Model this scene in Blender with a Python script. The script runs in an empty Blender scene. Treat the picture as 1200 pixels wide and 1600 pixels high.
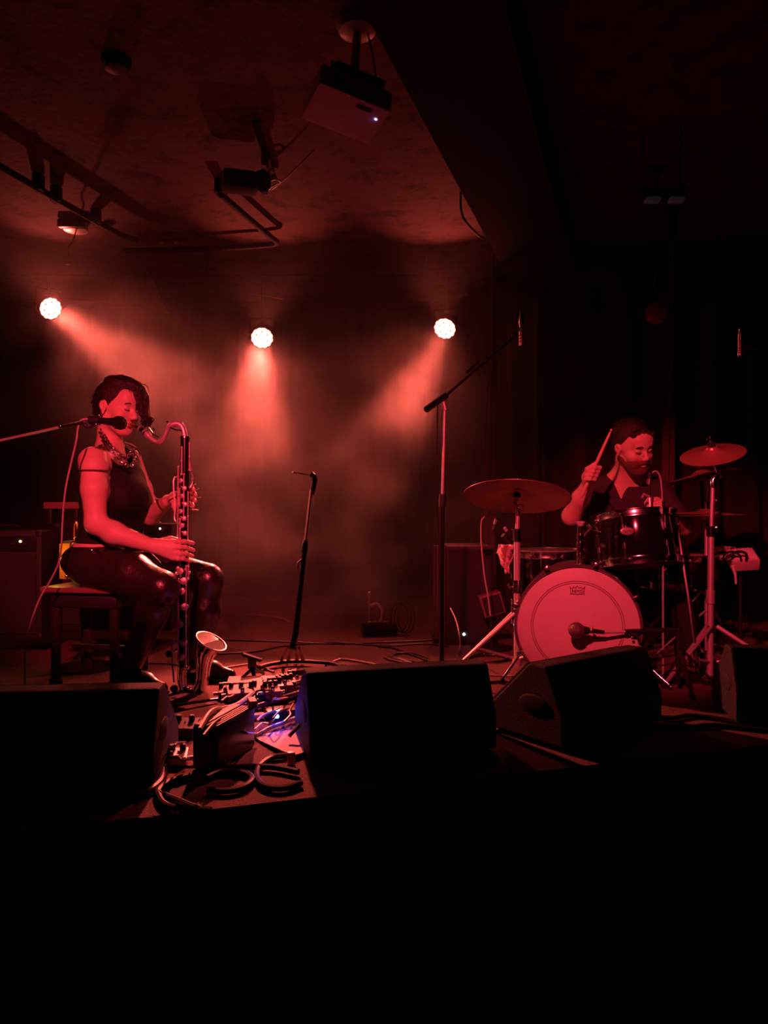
import bpy, bmesh, math, random
import numpy as np
from mathutils import Vector, Matrix
random.seed(7)
S = bpy.context.scene
COL = S.collection
# ------------------------------------------------------------------ camera
FPX = 1155.0          # focal length in pixels of the 1200 x 1600 frame
HC = 0.72             # eye height above the stage floor
cam_d = bpy.data.cameras.new('camera'); cam = bpy.data.objects.new('camera', cam_d); COL.objects.link(cam)
cam_d.sensor_fit = 'VERTICAL'; cam_d.sensor_height = 36; cam_d.sensor_width = 27
cam_d.lens = 36*FPX/1600; cam_d.clip_start = .05
cam.location = (0, 0, HC); cam.rotation_euler = (math.pi/2, 0, 0)
S.camera = cam
# ------------------------------------------------------------------ world, view
w = bpy.data.worlds.new('world'); S.world = w; w.use_nodes = True
w.node_tree.nodes['Background'].inputs[0].default_value = (0, 0, 0, 1)
w.node_tree.nodes['Background'].inputs[1].default_value = 0
S.view_settings.view_transform = 'Standard'; S.view_settings.look = 'None'
S.view_settings.exposure = 0; S.view_settings.gamma = 1; S.view_settings.use_curve_mapping = False
c = S.cycles
c.use_denoising = True
c.max_bounces = 6; c.diffuse_bounces = 2; c.glossy_bounces = 3; c.volume_bounces = 0; c.transmission_bounces = 3
c.volume_step_rate = 2.0; c.volume_preview_step_rate = 2.0; c.volume_max_steps = 128
c.sample_clamp_indirect = 3
c.caustics_reflective = False; c.caustics_refractive = False
# ------------------------------------------------------------------ stage light (the house lamps behind the audience)
RED = (1.0, .045, .08)
BACK = (1.0, .12, .085)
def aim(o, tgt):
    d = Vector(tgt) - o.location
    o.rotation_euler = d.to_track_quat('-Z', 'Y').to_euler()
def spot(name, loc, tgt, watts, deg, blend, color, radius=.05):
    l = bpy.data.lights.new(name, 'SPOT'); l.energy = watts; l.spot_size = math.radians(deg)
    l.spot_blend = blend; l.color = color; l.shadow_soft_size = radius
    o = bpy.data.objects.new(name, l); COL.objects.link(o); o.location = loc; aim(o, tgt); return o
def P(px, py, Y):
    """a point of the place, from where it shows and how far off it stands"""
    return Vector(((px-600)/FPX*Y, Y, HC-(py-800)/FPX*Y))
def F(px, py, z=0.0):
    """a point on the stage floor (or z above it)"""
    Y = (HC-z)*FPX/(py-800.0)
    return Vector(((px-600)/FPX*Y, Y, z))
spot('house_lamp_left', (-.6, 0, 1.95), P(170, 745, 3.1), 460, 24, .5, RED)
spot('house_lamp_front', (-.35, .3, 2.15), P(945, 810, 3.3), 480, 29, .6, RED)
SPILL = 24.0
# ------------------------------------------------------------------ materials
MATS = {}
def mat(name, col, rough=.5, metal=0, spec=.5, var=.12, scale=30, bump=0, bscale=80, coat=0, emit=None, es=0, sheen=0):
    if name in MATS: return MATS[name]
    m = bpy.data.materials.new(name); m.use_nodes = True; nt = m.node_tree; b = nt.nodes['Principled BSDF']
    b.inputs['Roughness'].default_value = rough; b.inputs['Metallic'].default_value = metal
    b.inputs['Specular IOR Level'].default_value = spec; b.inputs['Coat Weight'].default_value = coat
    b.inputs['Coat Roughness'].default_value = .08
    tc = nt.nodes.new('ShaderNodeTexCoord'); n = nt.nodes.new('ShaderNodeTexNoise')
    n.inputs['Scale'].default_value = scale; n.inputs['Detail'].default_value = 3
    nt.links.new(tc.outputs['Object'], n.inputs['Vector'])
    r = nt.nodes.new('ShaderNodeMix'); r.data_type = 'RGBA'
    r.inputs[6].default_value = (*[x*(1-var) for x in col], 1); r.inputs[7].default_value = (*[min(1, x*(1+var)) for x in col], 1)
    nt.links.new(n.outputs['Fac'], r.inputs[0]); nt.links.new(r.outputs[2], b.inputs['Base Color'])
    if bump:
        n2 = nt.nodes.new('ShaderNodeTexNoise'); n2.inputs['Scale'].default_value = bscale; n2.inputs['Detail'].default_value = 4
        nt.links.new(tc.outputs['Object'], n2.inputs['Vector'])
        bp = nt.nodes.new('ShaderNodeBump'); bp.inputs['Strength'].default_value = bump; bp.inputs['Distance'].default_value = .01
        nt.links.new(n2.outputs['Fac'], bp.inputs['Height']); nt.links.new(bp.outputs['Normal'], b.inputs['Normal'])
    if emit:
        b.inputs['Emission Color'].default_value = (*emit, 1); b.inputs['Emission Strength'].default_value = es
    MATS[name] = m; return m
CHROME = mat('chrome', (.85, .85, .87), .16, 1, var=.03)
STEEL = mat('brushed steel', (.78, .72, .72), .4, .65, var=.06)
SILVER = mat('silver plate', (.9, .88, .86), .2, 1, var=.05)
BLACKM = mat('black enamel', (.018, .018, .02), .3, 0)
BLACKP = mat('black plastic', (.022, .022, .024), .5)
RUBBER = mat('black rubber', (.015, .015, .015), .8)
CABLE = mat('black cable jacket', (.035, .03, .03), .35)
CABLEP = mat('pale cable jacket', (.5, .45, .42), .4)
CARPETK = mat('black box covering', (.012, .011, .011), .75, bump=.35, bscale=300)
GRILLE = mat('grille cloth', (.03, .025, .025), .85, bump=.5, bscale=400)
BRONZE = mat('cymbal bronze', (.6, .3, .2), .34, 1, var=.2, scale=14)
SHELL = mat('black drum lacquer', (.008, .007, .008), .12, 0, coat=1)
HEADW = mat('drum head film', (.62, .5, .48), .45, var=.03)
SKIN = mat('skin', (.78, .5, .42), .5, var=.06, scale=25)
SKIN2 = mat('skin of the drummer', (.74, .47, .38), .5, var=.08, scale=25)
HAIR = mat('dark hair', (.022, .012, .01), .42, bump=.6, bscale=160)
LEATHER = mat('black leather', (.028, .02, .018), .33, spec=1.0, bump=.8, bscale=14)
TOPK = mat('black knit', (.008, .007, .008), .8)
SHIRT = mat('dark shirt cotton', (.05, .035, .04), .85, bump=.3, bscale=40)
IVORY = mat('off white plastic', (.85, .74, .74), .35)
PAPER = mat('paper', (.75, .7, .68), .8)
WOOD = mat('pale wood', (.72, .5, .35), .5, var=.15)
PEDALR = mat('painted metal box', (.28, .10, .10), .55)
PEDALG = mat('grey metal box', (.24, .18, .18), .55)
YELLOW = mat('amber tolex', (.55, .3, .02), .55, bump=.3, bscale=250)
CURTAIN = mat('black stage velvet', (.028, .012, .012), .9, var=.3, scale=6)
# ------------------------------------------------------------------ object helpers
def tag(o, label=None, cat=None, group=None, kind=None):
    if label: o['label'] = label
    if cat: o['category'] = cat
    if group: o['group'] = group
    if kind: o['kind'] = kind
    return o
def empty(name, loc, label, cat, group=None):
    o = bpy.data.objects.new(name, None); COL.objects.link(o); o.location = loc; o.empty_display_size = .1
    o['off'] = list(loc); return tag(o, label, cat, group)
def off_of(o): return Vector(o['off']) if o is not None and 'off' in o else Vector((0, 0, 0))
def link_mesh(name, me, m, parent=None, smooth=True, sharp=38):
    off = off_of(parent)
    if off.length > 0: me.transform(Matrix.Translation(-off))
    me.materials.append(m)
    if smooth:
        for p in me.polygons: p.use_smooth = True
        me.set_sharp_from_angle(angle=math.radians(sharp))
    o = bpy.data.objects.new(name, me); COL.objects.link(o)
    if parent is not None: o.parent = parent; o['off'] = list(off)
    return o
def frame(d):
    d = Vector(d).normalized(); a = Vector((0, 0, 1)) if abs(d.z) < .9 else Vector((1, 0, 0))
    u = a.cross(d).normalized(); return u, d.cross(u), d
class MB:
    def __init__(s): s.v = []; s.f = []
    def box(s, c, size, R=None, bev=0):
        R = R or Matrix.Identity(3); c = Vector(c); hx, hy, hz = [x/2 for x in size]
        bm = bmesh.new(); bmesh.ops.create_cube(bm, size=1)
        for v in bm.verts: v.co = Vector((v.co.x*2*hx, v.co.y*2*hy, v.co.z*2*hz))
        if bev: bmesh.ops.bevel(bm, geom=bm.edges[:], offset=bev, segments=2, affect='EDGES', profile=.6)
        n = len(s.v); bm.verts.index_update()
        s.v += [c + R @ v.co for v in bm.verts]; s.f += [[n+v.index for v in f.verts] for f in bm.faces]; bm.free(); return s
    def sweep(s, pts, rad, seg=10, caps=True, closed=False, flat=1.0):
        pts = [Vector(p) for p in pts]; m = len(pts)
        if not hasattr(rad, '__len__'): rad = [rad]*m
        T = []
        for i in range(m):
            a = pts[(i-1) % m] if closed else pts[max(i-1, 0)]; b = pts[(i+1) % m] if closed else pts[min(i+1, m-1)]
            t = (b-a); T.append(t.normalized() if t.length > 1e-9 else (T[-1] if T else Vector((0, 0, 1))))
        u = frame(T[0])[0]; n = len(s.v)
        for i in range(m):
            u = (u - T[i]*u.dot(T[i]))
            u = u.normalized() if u.length > 1e-6 else frame(T[i])[0]
            w_ = T[i].cross(u)
            for k in range(seg):
                a = 2*math.pi*k/seg
                s.v.append(pts[i] + (u*math.cos(a) + w_*math.sin(a)*flat)*rad[i])
        for i in range(m if closed else m-1):
            j = (i+1) % m
            for k in range(seg):
                q = (k+1) % seg
                s.f.append([n+i*seg+k, n+i*seg+q, n+j*seg+q, n+j*seg+k])
        if caps and not closed:
            s.f.append([n+k for k in range(seg)][::-1]); s.f.append([n+(m-1)*seg+k for k in range(seg)])
        return s
    def cyl(s, a, b, r0, r1=None, seg=14): return s.sweep([a, b], [r0, r0 if r1 is None else r1], seg)
    def lathe(s, o, axis, prof, seg=32, closed=False):
        """prof: (radius, height along axis)"""
        u, v_, d = frame(axis); o = Vector(o); n = len(s.v); m = len(prof)
        for (r, h) in prof:
            for k in range(seg):
                a = 2*math.pi*k/seg; s.v.append(o + d*h + (u*math.cos(a)+v_*math.sin(a))*r)
        for i in range(m if closed else m-1):
            j = (i+1) % m
            for k in range(seg):
                q = (k+1) % seg; s.f.append([n+i*seg+k, n+i*seg+q, n+j*seg+q, n+j*seg+k])
        if not closed:
            s.f.append([n+k for k in range(seg)][::-1]); s.f.append([n+(m-1)*seg+k for k in range(seg)])
        return s
    def ball(s, c_, r, seg=12, rings=8, sc=(1, 1, 1), R=None):
        c_ = Vector(c_); n = len(s.v); R = R or Matrix.Identity(3)
        for i in range(1, rings):
            t = math.pi*i/rings
            for k in range(seg):
                a = 2*math.pi*k/seg
                s.v.append(c_ + R @ Vector((math.sin(t)*math.cos(a)*r*sc[0], math.sin(t)*math.sin(a)*r*sc[1], math.cos(t)*r*sc[2])))
        s.v.append(c_ + R @ Vector((0, 0, r*sc[2]))); s.v.append(c_ + R @ Vector((0, 0, -r*sc[2]))); tp = len(s.v)-2; bt = tp+1
        for i in range(rings-2):
            for k in range(seg):
                q = (k+1) % seg; s.f.append([n+i*seg+k, n+(i+1)*seg+k, n+(i+1)*seg+q, n+i*seg+q])
        for k in range(seg):
            q = (k+1) % seg; s.f.append([tp, n+k, n+q]); s.f.append([bt, n+(rings-2)*seg+q, n+(rings-2)*seg+k])
        return s
    def prism(s, poly, vec):
        n = len(s.v); m = len(poly); s.v += [Vector(p) for p in poly] + [Vector(p)+Vector(vec) for p in poly]
        s.f.append([n+i for i in range(m)][::-1]); s.f.append([n+m+i for i in range(m)])
        for i in range(m): j = (i+1) % m; s.f.append([n+i, n+j, n+m+j, n+m+i])
        return s
    def mesh(s, name):
        me = bpy.data.meshes.new(name); me.from_pydata([tuple(v) for v in s.v], [], s.f)
        bm = bmesh.new(); bm.from_mesh(me); bmesh.ops.recalc_face_normals(bm, faces=bm.faces[:]); bm.to_mesh(me); bm.free(); return me
    def build(s, name, m, parent=None, smooth=True, sharp=38): return link_mesh(name, s.mesh(name), m, parent, smooth, sharp)
def smooth_path(pts, n=6):
    pts = [Vector(p) for p in pts]; out = []
    for i in range(len(pts)-1):
        p0 = pts[max(i-1, 0)]; p1 = pts[i]; p2 = pts[i+1]; p3 = pts[min(i+2, len(pts)-1)]
        for k in range(n):
            t = k/n
            out.append(.5*((2*p1)+(p2-p0)*t+(2*p0-5*p1+4*p2-p3)*t*t+(3*p1-p0-3*p2+p3)*t**3))
    out.append(pts[-1]); return out
def yawm(a): return Matrix.Rotation(a, 3, 'Z')
def axes(f, up=(0, 0, 1)):
    """columns: forward, left, up"""
    f = Vector(f).normalized(); l = Vector(up).cross(f).normalized(); u = f.cross(l)
    return Matrix(((f.x, l.x, u.x), (f.y, l.y, u.y), (f.z, l.z, u.z)))
def nprinc(m): return m.node_tree.nodes['Principled BSDF']
# ------------------------------------------------------------------ distance-field sculpting for bodies
def rc(a, b, ra, rb=None, k=.02, sub=False): return ('rc', Vector(a), Vector(b), ra, ra if rb is None else rb, k, sub)
def el(c_, r, R=None, k=.02, sub=False): return ('el', Vector(c_), Vector(r), R or Matrix.Identity(3), k, sub)
def sculpt(name, prims, h, m, parent, grow=0.0, finish=1):
    lo = np.full(3, 1e9); hi = np.full(3, -1e9); bb = []
    for p in prims:
        if p[0] == 'rc':
            a, b = np.array(p[1]), np.array(p[2]); r = max(p[3], p[4]) + grow
            l = np.minimum(a, b)-r; u = np.maximum(a, b)+r
        else:
            r = np.abs(np.array(p[3])) @ np.array(p[2]); r = r + grow; l = np.array(p[1])-r; u = np.array(p[1])+r
        bb.append((l, u))
        if not p[-1]: lo = np.minimum(lo, l); hi = np.maximum(hi, u)
    lo -= 4*h; hi += 4*h; N = np.ceil((hi-lo)/h).astype(int)+1
    Fd = np.full(N, .05, np.float32)
    for p, (l, u) in zip(prims, bb):
        k = p[-2]; mg = max(k, 3*h)+h
        i0 = np.clip(np.floor((l-mg-lo)/h).astype(int), 0, N); i1 = np.clip(np.ceil((u+mg-lo)/h).astype(int)+1, 0, N)
        if np.any(i1 <= i0): continue
        X = (lo[0]+h*np.arange(i0[0], i1[0], dtype=np.float32))[:, None, None].astype(np.float32)
        Yg = (lo[1]+h*np.arange(i0[1], i1[1], dtype=np.float32))[None, :, None].astype(np.float32)
        Z = (lo[2]+h*np.arange(i0[2], i1[2], dtype=np.float32))[None, None, :].astype(np.float32)
        if p[0] == 'rc':
            a, b = p[1], p[2]; d = b-a; L2 = max(d.length_squared, 1e-12)
            t = np.clip(((X-a.x)*d.x+(Yg-a.y)*d.y+(Z-a.z)*d.z)/L2, 0, 1)
            D = np.sqrt((X-a.x-t*d.x)**2+(Yg-a.y-t*d.y)**2+(Z-a.z-t*d.z)**2)-(p[3]+t*(p[4]-p[3]))
        else:
            R = p[3]; q = p[1]; r = p[2]; xs = []
            for i in range(3): xs.append(((X-q.x)*R[0][i]+(Yg-q.y)*R[1][i]+(Z-q.z)*R[2][i]))
            k0 = np.sqrt(sum((xs[i]/r[i])**2 for i in range(3))); k1 = np.sqrt(sum((xs[i]/r[i]**2)**2 for i in range(3)))+1e-9
            D = k0*(k0-1)/k1
            D = np.where(k0 < .15, -min(r), D)
        if not p[-1]: D = D-grow
        sl = tuple(slice(i0[i], i1[i]) for i in range(3)); A = Fd[sl]
        if p[-1]:
            D = -D; hh = np.maximum(k-np.abs(A-D), 0)/k; Fd[sl] = np.maximum(A, D)+hh*hh*k*.25
        else:
            hh = np.maximum(k-np.abs(A-D), 0)/k; Fd[sl] = np.minimum(A, D)-hh*hh*k*.25
    # surface nets
    n = N-1; ins = Fd < 0
    cnt = np.zeros(n, np.int8)
    for dx in (0, 1):
        for dy in (0, 1):
            for dz in (0, 1): cnt += ins[dx:dx+n[0], dy:dy+n[1], dz:dz+n[2]]
    act = np.argwhere((cnt > 0) & (cnt < 8)); idx = np.full(n, -1, np.int64); idx[tuple(act.T)] = np.arange(len(act))
    acc = np.zeros((len(act), 3)); num = np.zeros(len(act))
    cs = [(x, y, z) for x in (0, 1) for y in (0, 1) for z in (0, 1)]
    for a in cs:
        for ax in range(3):
            if a[ax]: continue
            b = list(a); b[ax] = 1
            fa = Fd[act[:, 0]+a[0], act[:, 1]+a[1], act[:, 2]+a[2]]; fb = Fd[act[:, 0]+b[0], act[:, 1]+b[1], act[:, 2]+b[2]]
            mk = (fa < 0) != (fb < 0); t = fa/(np.where(mk, fa-fb, 1))
            pos = np.tile(np.array(a, float), (len(act), 1)); pos[:, ax] = t
            acc[mk] += pos[mk]; num[mk] += 1
    V = lo+h*(act+acc/np.maximum(num, 1)[:, None])
    quads = []
    for ax in range(3):
        o1, o2 = [(1, 2), (2, 0), (0, 1)][ax]
        s0 = [slice(1, -1)]*3; s0[ax] = slice(0, -1); s1 = [slice(1, -1)]*3; s1[ax] = slice(1, None)
        A = ins[tuple(s0)]; B = ins[tuple(s1)]
        for flip, mk in ((False, A & ~B), (True, ~A & B)):
            e = np.argwhere(mk); 
            if not len(e): continue
            for i in range(3):
                if i != ax: e[:, i] += 1
            q = []
            for (d1, d2) in ((0, 0), (-1, 0), (-1, -1), (0, -1)):
                cc = e.copy(); cc[:, o1] += d1; cc[:, o2] += d2; q.append(idx[cc[:, 0], cc[:, 1], cc[:, 2]])
            q = np.stack(q if flip else q[::-1], 1); q = q[(q >= 0).all(1)]; quads.append(q[:, ::-1])
    Q = np.concatenate(quads)
    for _ in range(finish):      # one pass of relaxing evens out the grid's steps
        sm = np.zeros_like(V); cn = np.zeros(len(V))
        for i in range(4):
            j = (i+1) % 4; np.add.at(sm, Q[:, i], V[Q[:, j]]); np.add.at(sm, Q[:, j], V[Q[:, i]])
            np.add.at(cn, Q[:, i], 1); np.add.at(cn, Q[:, j], 1)
        V = V*.5+.5*sm/np.maximum(cn, 1)[:, None]
    me = bpy.data.meshes.new(name); me.from_pydata(V.tolist(), [], Q.tolist())
    o = link_mesh(name, me, m, parent, True, 180); return o
# ================================================================== THE SETTING
def add_nodes_carpet(m):
    nt = m.node_tree; b = nprinc(m); tc = nt.nodes.new('ShaderNodeTexCoord')
    n = nt.nodes.new('ShaderNodeTexNoise'); n.inputs['Scale'].default_value = 160; n.inputs['Detail'].default_value = 5; n.inputs['Roughness'].default_value = .8
    n3 = nt.nodes.new('ShaderNodeTexNoise'); n3.inputs['Scale'].default_value = 2.5; n3.inputs['Detail'].default_value = 4
    for x in (n, n3): nt.links.new(tc.outputs['Object'], x.inputs['Vector'])
    r = nt.nodes.new('ShaderNodeValToRGB'); r.color_ramp.elements[0].position = .35; r.color_ramp.elements[0].color = (.07, .03, .03, 1)
    r.color_ramp.elements[1].position = .68; r.color_ramp.elements[1].color = (.42, .2, .2, 1)
    mx = nt.nodes.new('ShaderNodeMix'); mx.data_type = 'RGBA'; mx.blend_type = 'MULTIPLY'; mx.inputs[0].default_value = .5
    nt.links.new(n.outputs['Fac'], r.inputs[0]); nt.links.new(r.outputs[0], mx.inputs[6]); nt.links.new(n3.outputs['Fac'], mx.inputs[7])
    nt.links.new(mx.outputs[2], b.inputs['Base Color'])
    bp = nt.nodes.new('ShaderNodeBump'); bp.inputs['Strength'].default_value = .7; bp.inputs['Distance'].default_value = .006
    nt.links.new(n.outputs['Fac'], bp.inputs['Height']); nt.links.new(bp.outputs['Normal'], b.inputs['Normal'])
CARPET = mat('worn stage carpet', (.3, .15, .15), .9); add_nodes_carpet(CARPET)
def add_nodes_ceiling(m):
    nt = m.node_tree; b = nprinc(m); tc = nt.nodes.new('ShaderNodeTexCoord')
    n = nt.nodes.new('ShaderNodeTexNoise'); n.inputs['Scale'].default_value = 5; n.inputs['Detail'].default_value = 8; n.inputs['Roughness'].default_value = .7
    v = nt.nodes.new('ShaderNodeTexNoise'); v.inputs['Scale'].default_value = 28; v.inputs['Detail'].default_value = 6
    for x in (n, v): nt.links.new(tc.outputs['Object'], x.inputs['Vector'])
    r = nt.nodes.new('ShaderNodeValToRGB'); r.color_ramp.elements[0].position = .36; r.color_ramp.elements[0].color = (.03, .02, .02, 1)
    r.color_ramp.elements[1].position = .5; r.color_ramp.elements[1].color = (.17, .09, .09, 1)
    nt.links.new(n.outputs['Fac'], r.inputs[0]); nt.links.new(r.outputs[0], b.inputs['Base Color'])
    bp = nt.nodes.new('ShaderNodeBump'); bp.inputs['Strength'].default_value = .3; bp.inputs['Distance'].default_value = .012
    nt.links.new(v.outputs['Fac'], bp.inputs['Height']); nt.links.new(bp.outputs['Normal'], b.inputs['Normal'])
CEIL = mat('dark painted ceiling', (.12, .08, .08), .8); add_nodes_ceiling(CEIL)
DARKWALL = mat('black painted wall', (.02, .012, .012), .85)
CZ = 2.6
def edgeY(x): return 1.856+.31*(x+.21)
b = MB(); b.prism([(-4, edgeY(-4), -.12), (3.2, edgeY(3.2), -.12), (3.2, 6.6, -.12), (-4, 6.6, -.12)], (0, 0, .12)); fl = b.build('floor', CARPET, smooth=False); tag(fl, kind='structure')
b = MB(); b.prism([(-4, edgeY(-4)+.03, -.75), (3.2, edgeY(3.2)+.03, -.75), (3.2, edgeY(3.2)+.06, -.75), (-4, edgeY(-4)+.06, -.75)], (0, 0, .63)); tag(b.build('wall_stage_front', DARKWALL, smooth=False), kind='structure')
b = MB(); b.box((-.2, 2, -.8), (9, 10, .1)); tag(b.build('floor_hall', DARKWALL, smooth=False), kind='structure')
b = MB(); b.box((-.4, 3.0, CZ+.05), (7.2, 7.6, .1)); tag(b.build('ceiling', CEIL, smooth=False), kind='structure')
b = MB(); b.box((-.4, 6.65, .9), (7.2, .1, 3.5)); tag(b.build('wall_back', DARKWALL, smooth=False), kind='structure')
b = MB(); b.box((-4.05, 3.0, .9), (.1, 7.4, 3.5)); tag(b.build('wall_left', DARKWALL, smooth=False), kind='structure')
b = MB(); b.box((3.25, 3.0, .9), (.1, 7.4, 3.5)); tag(b.build('wall_right', DARKWALL, smooth=False), kind='structure')
# bulkhead beam running back along the right of the stage ceiling
e0 = Vector((-.35, 1.2, 0)); e1 = Vector((.93, 5.55, 0)); bz = 2.32
def on_beam(px, py):
    Y = (bz-HC)*FPX/(800-py); return Vector(((px-600)/FPX*Y, Y, 0))
A_ = on_beam(600, 75); B_ = on_beam(760, 372); dB = (B_-A_).normalized(); A0 = A_-dB*2.2; B0 = B_+dB*1.9
BEAMM = mat('black beam paint', (.010, .006, .006), .85)
b = MB(); b.prism([(A0.x, A0.y, bz), (B0.x, B0.y, bz), (B0.x+.42, B0.y-.1, bz), (A0.x+.42, A0.y-.1, bz)], (0, 0, CZ-bz)); tag(b.build('trim_1', BEAMM, smooth=False), kind='structure')
# ------------------------------------------------------------------ curtains
def curtain(a, b_, z0, z1, amp, n, label, seed, m=CURTAIN):
    rnd = random.Random(seed); a = Vector(a); b_ = Vector(b_); d = b_-a; L = d.length; t = d.normalized(); nm = Vector((t.y, -t.x, 0))
    ph = rnd.random()*6; K = n*12; M = MB(); rows = [z0, z0+.4, (z0+z1)/2, z1-.3, z1]
    for z in rows:
        fl_ = 1.0+.25*(z1-z)/(z1-z0)
        for i in range(K+1):
            u = i/K; s_ = math.sin(u*n*2*math.pi+ph+.8*math.sin(u*7+ph)) ; s2 = math.sin(u*n*4.3+ph*2)*.3
            p = a+d*u+nm*(amp*fl_*(s_+s2)); M.v.append(Vector((p.x, p.y, z)))
    for r in range(len(rows)-1):
        for i in range(K): M.f.append([r*(K+1)+i, r*(K+1)+i+1, (r+1)*(K+1)+i+1, (r+1)*(K+1)+i])
    root = empty('stage_curtain', (a.x, a.y, z0), label, 'curtain', 'black drapes around the stage')
    o = M.build('drape', m, root, True, 180); md = o.modifiers.new('thick', 'SOLIDIFY'); md.thickness = .006
    MB().box(((a.x+b_.x)/2, (a.y+b_.y)/2, z1+.02), (L, .05, .05), yawm(math.atan2(d.y, d.x))).build('hem_rail', BLACKM, root, False)
curtain((-3.9, 6.1, 0), (-1.7, 6.3, 0), .01, 2.45, .06, 9, 'black drape in folds behind the leftmost lamp', 1)
curtain((-1.65, 6.3, 0), (.35, 6.3, 0), .01, 2.45, .06, 9, 'black drape in folds behind the hazy middle of the stage', 2)
curtain((.4, 6.25, 0), (1.1, 5.1, 0), .01, 2.45, .05, 5, 'black drape behind the black cabinet beside the drums', 3)
curtain((1.05, 4.95, 0), (3.15, 4.75, 0), .01, 2.25, .07, 8, 'black drape in folds behind the drummer', 4)
LITFOLDV = mat('velvet lightened for lit folds', (.10, .04, .04), .9, var=.3, scale=6)  # lighter colour stands in for light caught on folds of the black drapes
for (xa, xb, ya, yb, Yc_, lb) in ((750, 776, 850, 560, 4.85, 'narrow strip of drape coloured lighter as a lit fold, left of the large crash cymbal'), (1031, 1056, 860, 575, 4.55, 'narrow strip of drape coloured lighter as a lit fold behind the drummer, right of his head')):
    p_, q_, t_ = P(xa, ya, Yc_), P(xb, ya, Yc_), P((xa+2*xb)/3, yb, Yc_); root = empty('lit_fold_strip', (p_.x, Yc_, 0), lb, 'curtain')
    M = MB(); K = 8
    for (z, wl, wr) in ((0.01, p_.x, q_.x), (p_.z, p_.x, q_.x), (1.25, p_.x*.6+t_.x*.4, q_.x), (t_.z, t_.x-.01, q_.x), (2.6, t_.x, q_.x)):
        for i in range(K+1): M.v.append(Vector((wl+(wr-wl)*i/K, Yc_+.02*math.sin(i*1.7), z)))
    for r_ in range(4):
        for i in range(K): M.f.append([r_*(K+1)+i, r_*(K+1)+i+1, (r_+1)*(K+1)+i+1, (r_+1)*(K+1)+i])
    o = M.build('drape', LITFOLDV, root, True, 180); md = o.modifiers.new('thick', 'SOLIDIFY'); md.thickness = .006
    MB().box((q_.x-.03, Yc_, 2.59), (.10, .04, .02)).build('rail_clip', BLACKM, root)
# ================================================================== LAMPS
LEDM = mat('lit red diode', (.9, .5, .5), .3, emit=BACK, es=26)
LENSOFF = mat('unlit lens glass', (.35, .1, .12), .25, 0)
def par_can(loc, tgt, label, watts, hang, deg=20, lit=True, r=.078, spill=(0, 0, 0)):
    loc = Vector(loc); d = (Vector(tgt)-loc).normalized(); u, v_, _ = frame(d)
    root = empty('stage_lamp', loc, label, 'stage light', 'round stage lamps hung above the back of the stage' if lit else None)
    MB().lathe(loc, d, [(r+.006, -.004), (r+.008, -.03), (r, -.035), (r*.95, -.1), (r*.6, -.13), (.02, -.135)], 28).build('housing', BLACKM, root)
    MB().lathe(loc, d, [(r+.008, -.006), (r+.009, .004), (r+.001, .004), (r+.001, -.006)], 28, True).build('bezel', BLACKM, root)
    # yoke
    up = Vector((0, 0, 1)); ax = d.cross(up).normalized(); top = loc+Vector((0, 0, r+.05))-d*.04
    M = MB(); M.sweep([loc-d*.05+ax*(r+.012), top+ax*(r+.012), top-ax*(r+.012), loc-d*.05-ax*(r+.012)], .006, 6); M.build('yoke', BLACKM, root)
    MB().cyl(top, (top.x, top.y, hang), .008).build('hanger', BLACKM, root)
    if not lit: MB().box((top.x, top.y, CZ-.004), (.09, .09, .02)).build('ceiling_plate', BLACKM, root, False)
    for sgn in (-1, 1): MB().lathe(loc-d*.05+ax*sgn*(r+.012), ax*sgn, [(.014, 0), (.016, .012), (.006, .014)], 10).build('yoke_knob', BLACKP, root)
    if lit:
        pts = [(0, 0)]+[(.034*math.cos(i*math.pi/3), .034*math.sin(i*math.pi/3)) for i in range(6)]+[(.064*math.cos(i*math.pi/6+.26), .064*math.sin(i*math.pi/6+.26)) for i in range(12)]
        for (a, c_) in pts:
            MB().lathe(loc+u*a+v_*c_, d, [(.0155, -.004), (.0155, .001), (.008, .004)], 10).build('diode', LEDM, root)
        MB().lathe(loc, d, [(r, -.006), (r, -.003)], 28).build('diode_board', IVORY, root)
        spot('lamp_beam', loc+d*.03, tgt, watts, deg, .6, BACK, .06)
        spot('lamp_field', loc+d*.03, tgt, watts*.09, 58, .9, BACK, .06)
        spot('lamp_spill', loc+d*.02, spill, SPILL, 70, 1, BACK, .012)   # extra spot added to imitate the fixture's stray light on the ceiling
    else:
        MB().lathe(loc, d, [(r, -.006), (r, -.002), (r*.6, .008), (.01, .012)], 28).build('lens', LENSOFF, root)
    return root
YP = 5.45
p1 = P(79, 482, YP); p2 = P(409.5, 528, YP); p3 = P(695, 513.5, YP)
par_can(p1, (.75, 2.8, .1), 'lit red stage lamp nearest the left edge of the photo', 1250, 2.45, spill=(-1.9, 4.2, 2.6))
par_can(p2, F(350, 1105), 'lit red stage lamp above the empty microphone stand', 1150, 2.45, 23, spill=(-.75, 4.7, 2.6))
par_can(p3, F(400, 1085), 'lit red stage lamp above the black cabinet', 850, 2.45, spill=(.36, 4.7, 2.6))
par_can(P(1025, 490, 4.0), P(1010, 620, 1.5), 'unlit round lamp with dim red glass hanging high above the drummer', 0, 2.61, lit=False, r=.06)
# lighting bar
root = empty('lighting_bar', (0, YP, 2.45), 'black pipe hung under the ceiling that carries the lit lamps', 'pipe')
MB().cyl((-2.9, YP, 2.45), (.75, YP, 2.45), .02).build('pipe', BLACKM, root)
for x in (-2.6, -1.3, .3): MB().cyl((x, YP, 2.45), (x, YP, CZ), .008).build('hanger', BLACKM, root)
MB().cyl(P(386, 457, YP-.1), P(442, 467, YP-.1), .006).build('safety_rod', CHROME, root)
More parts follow.
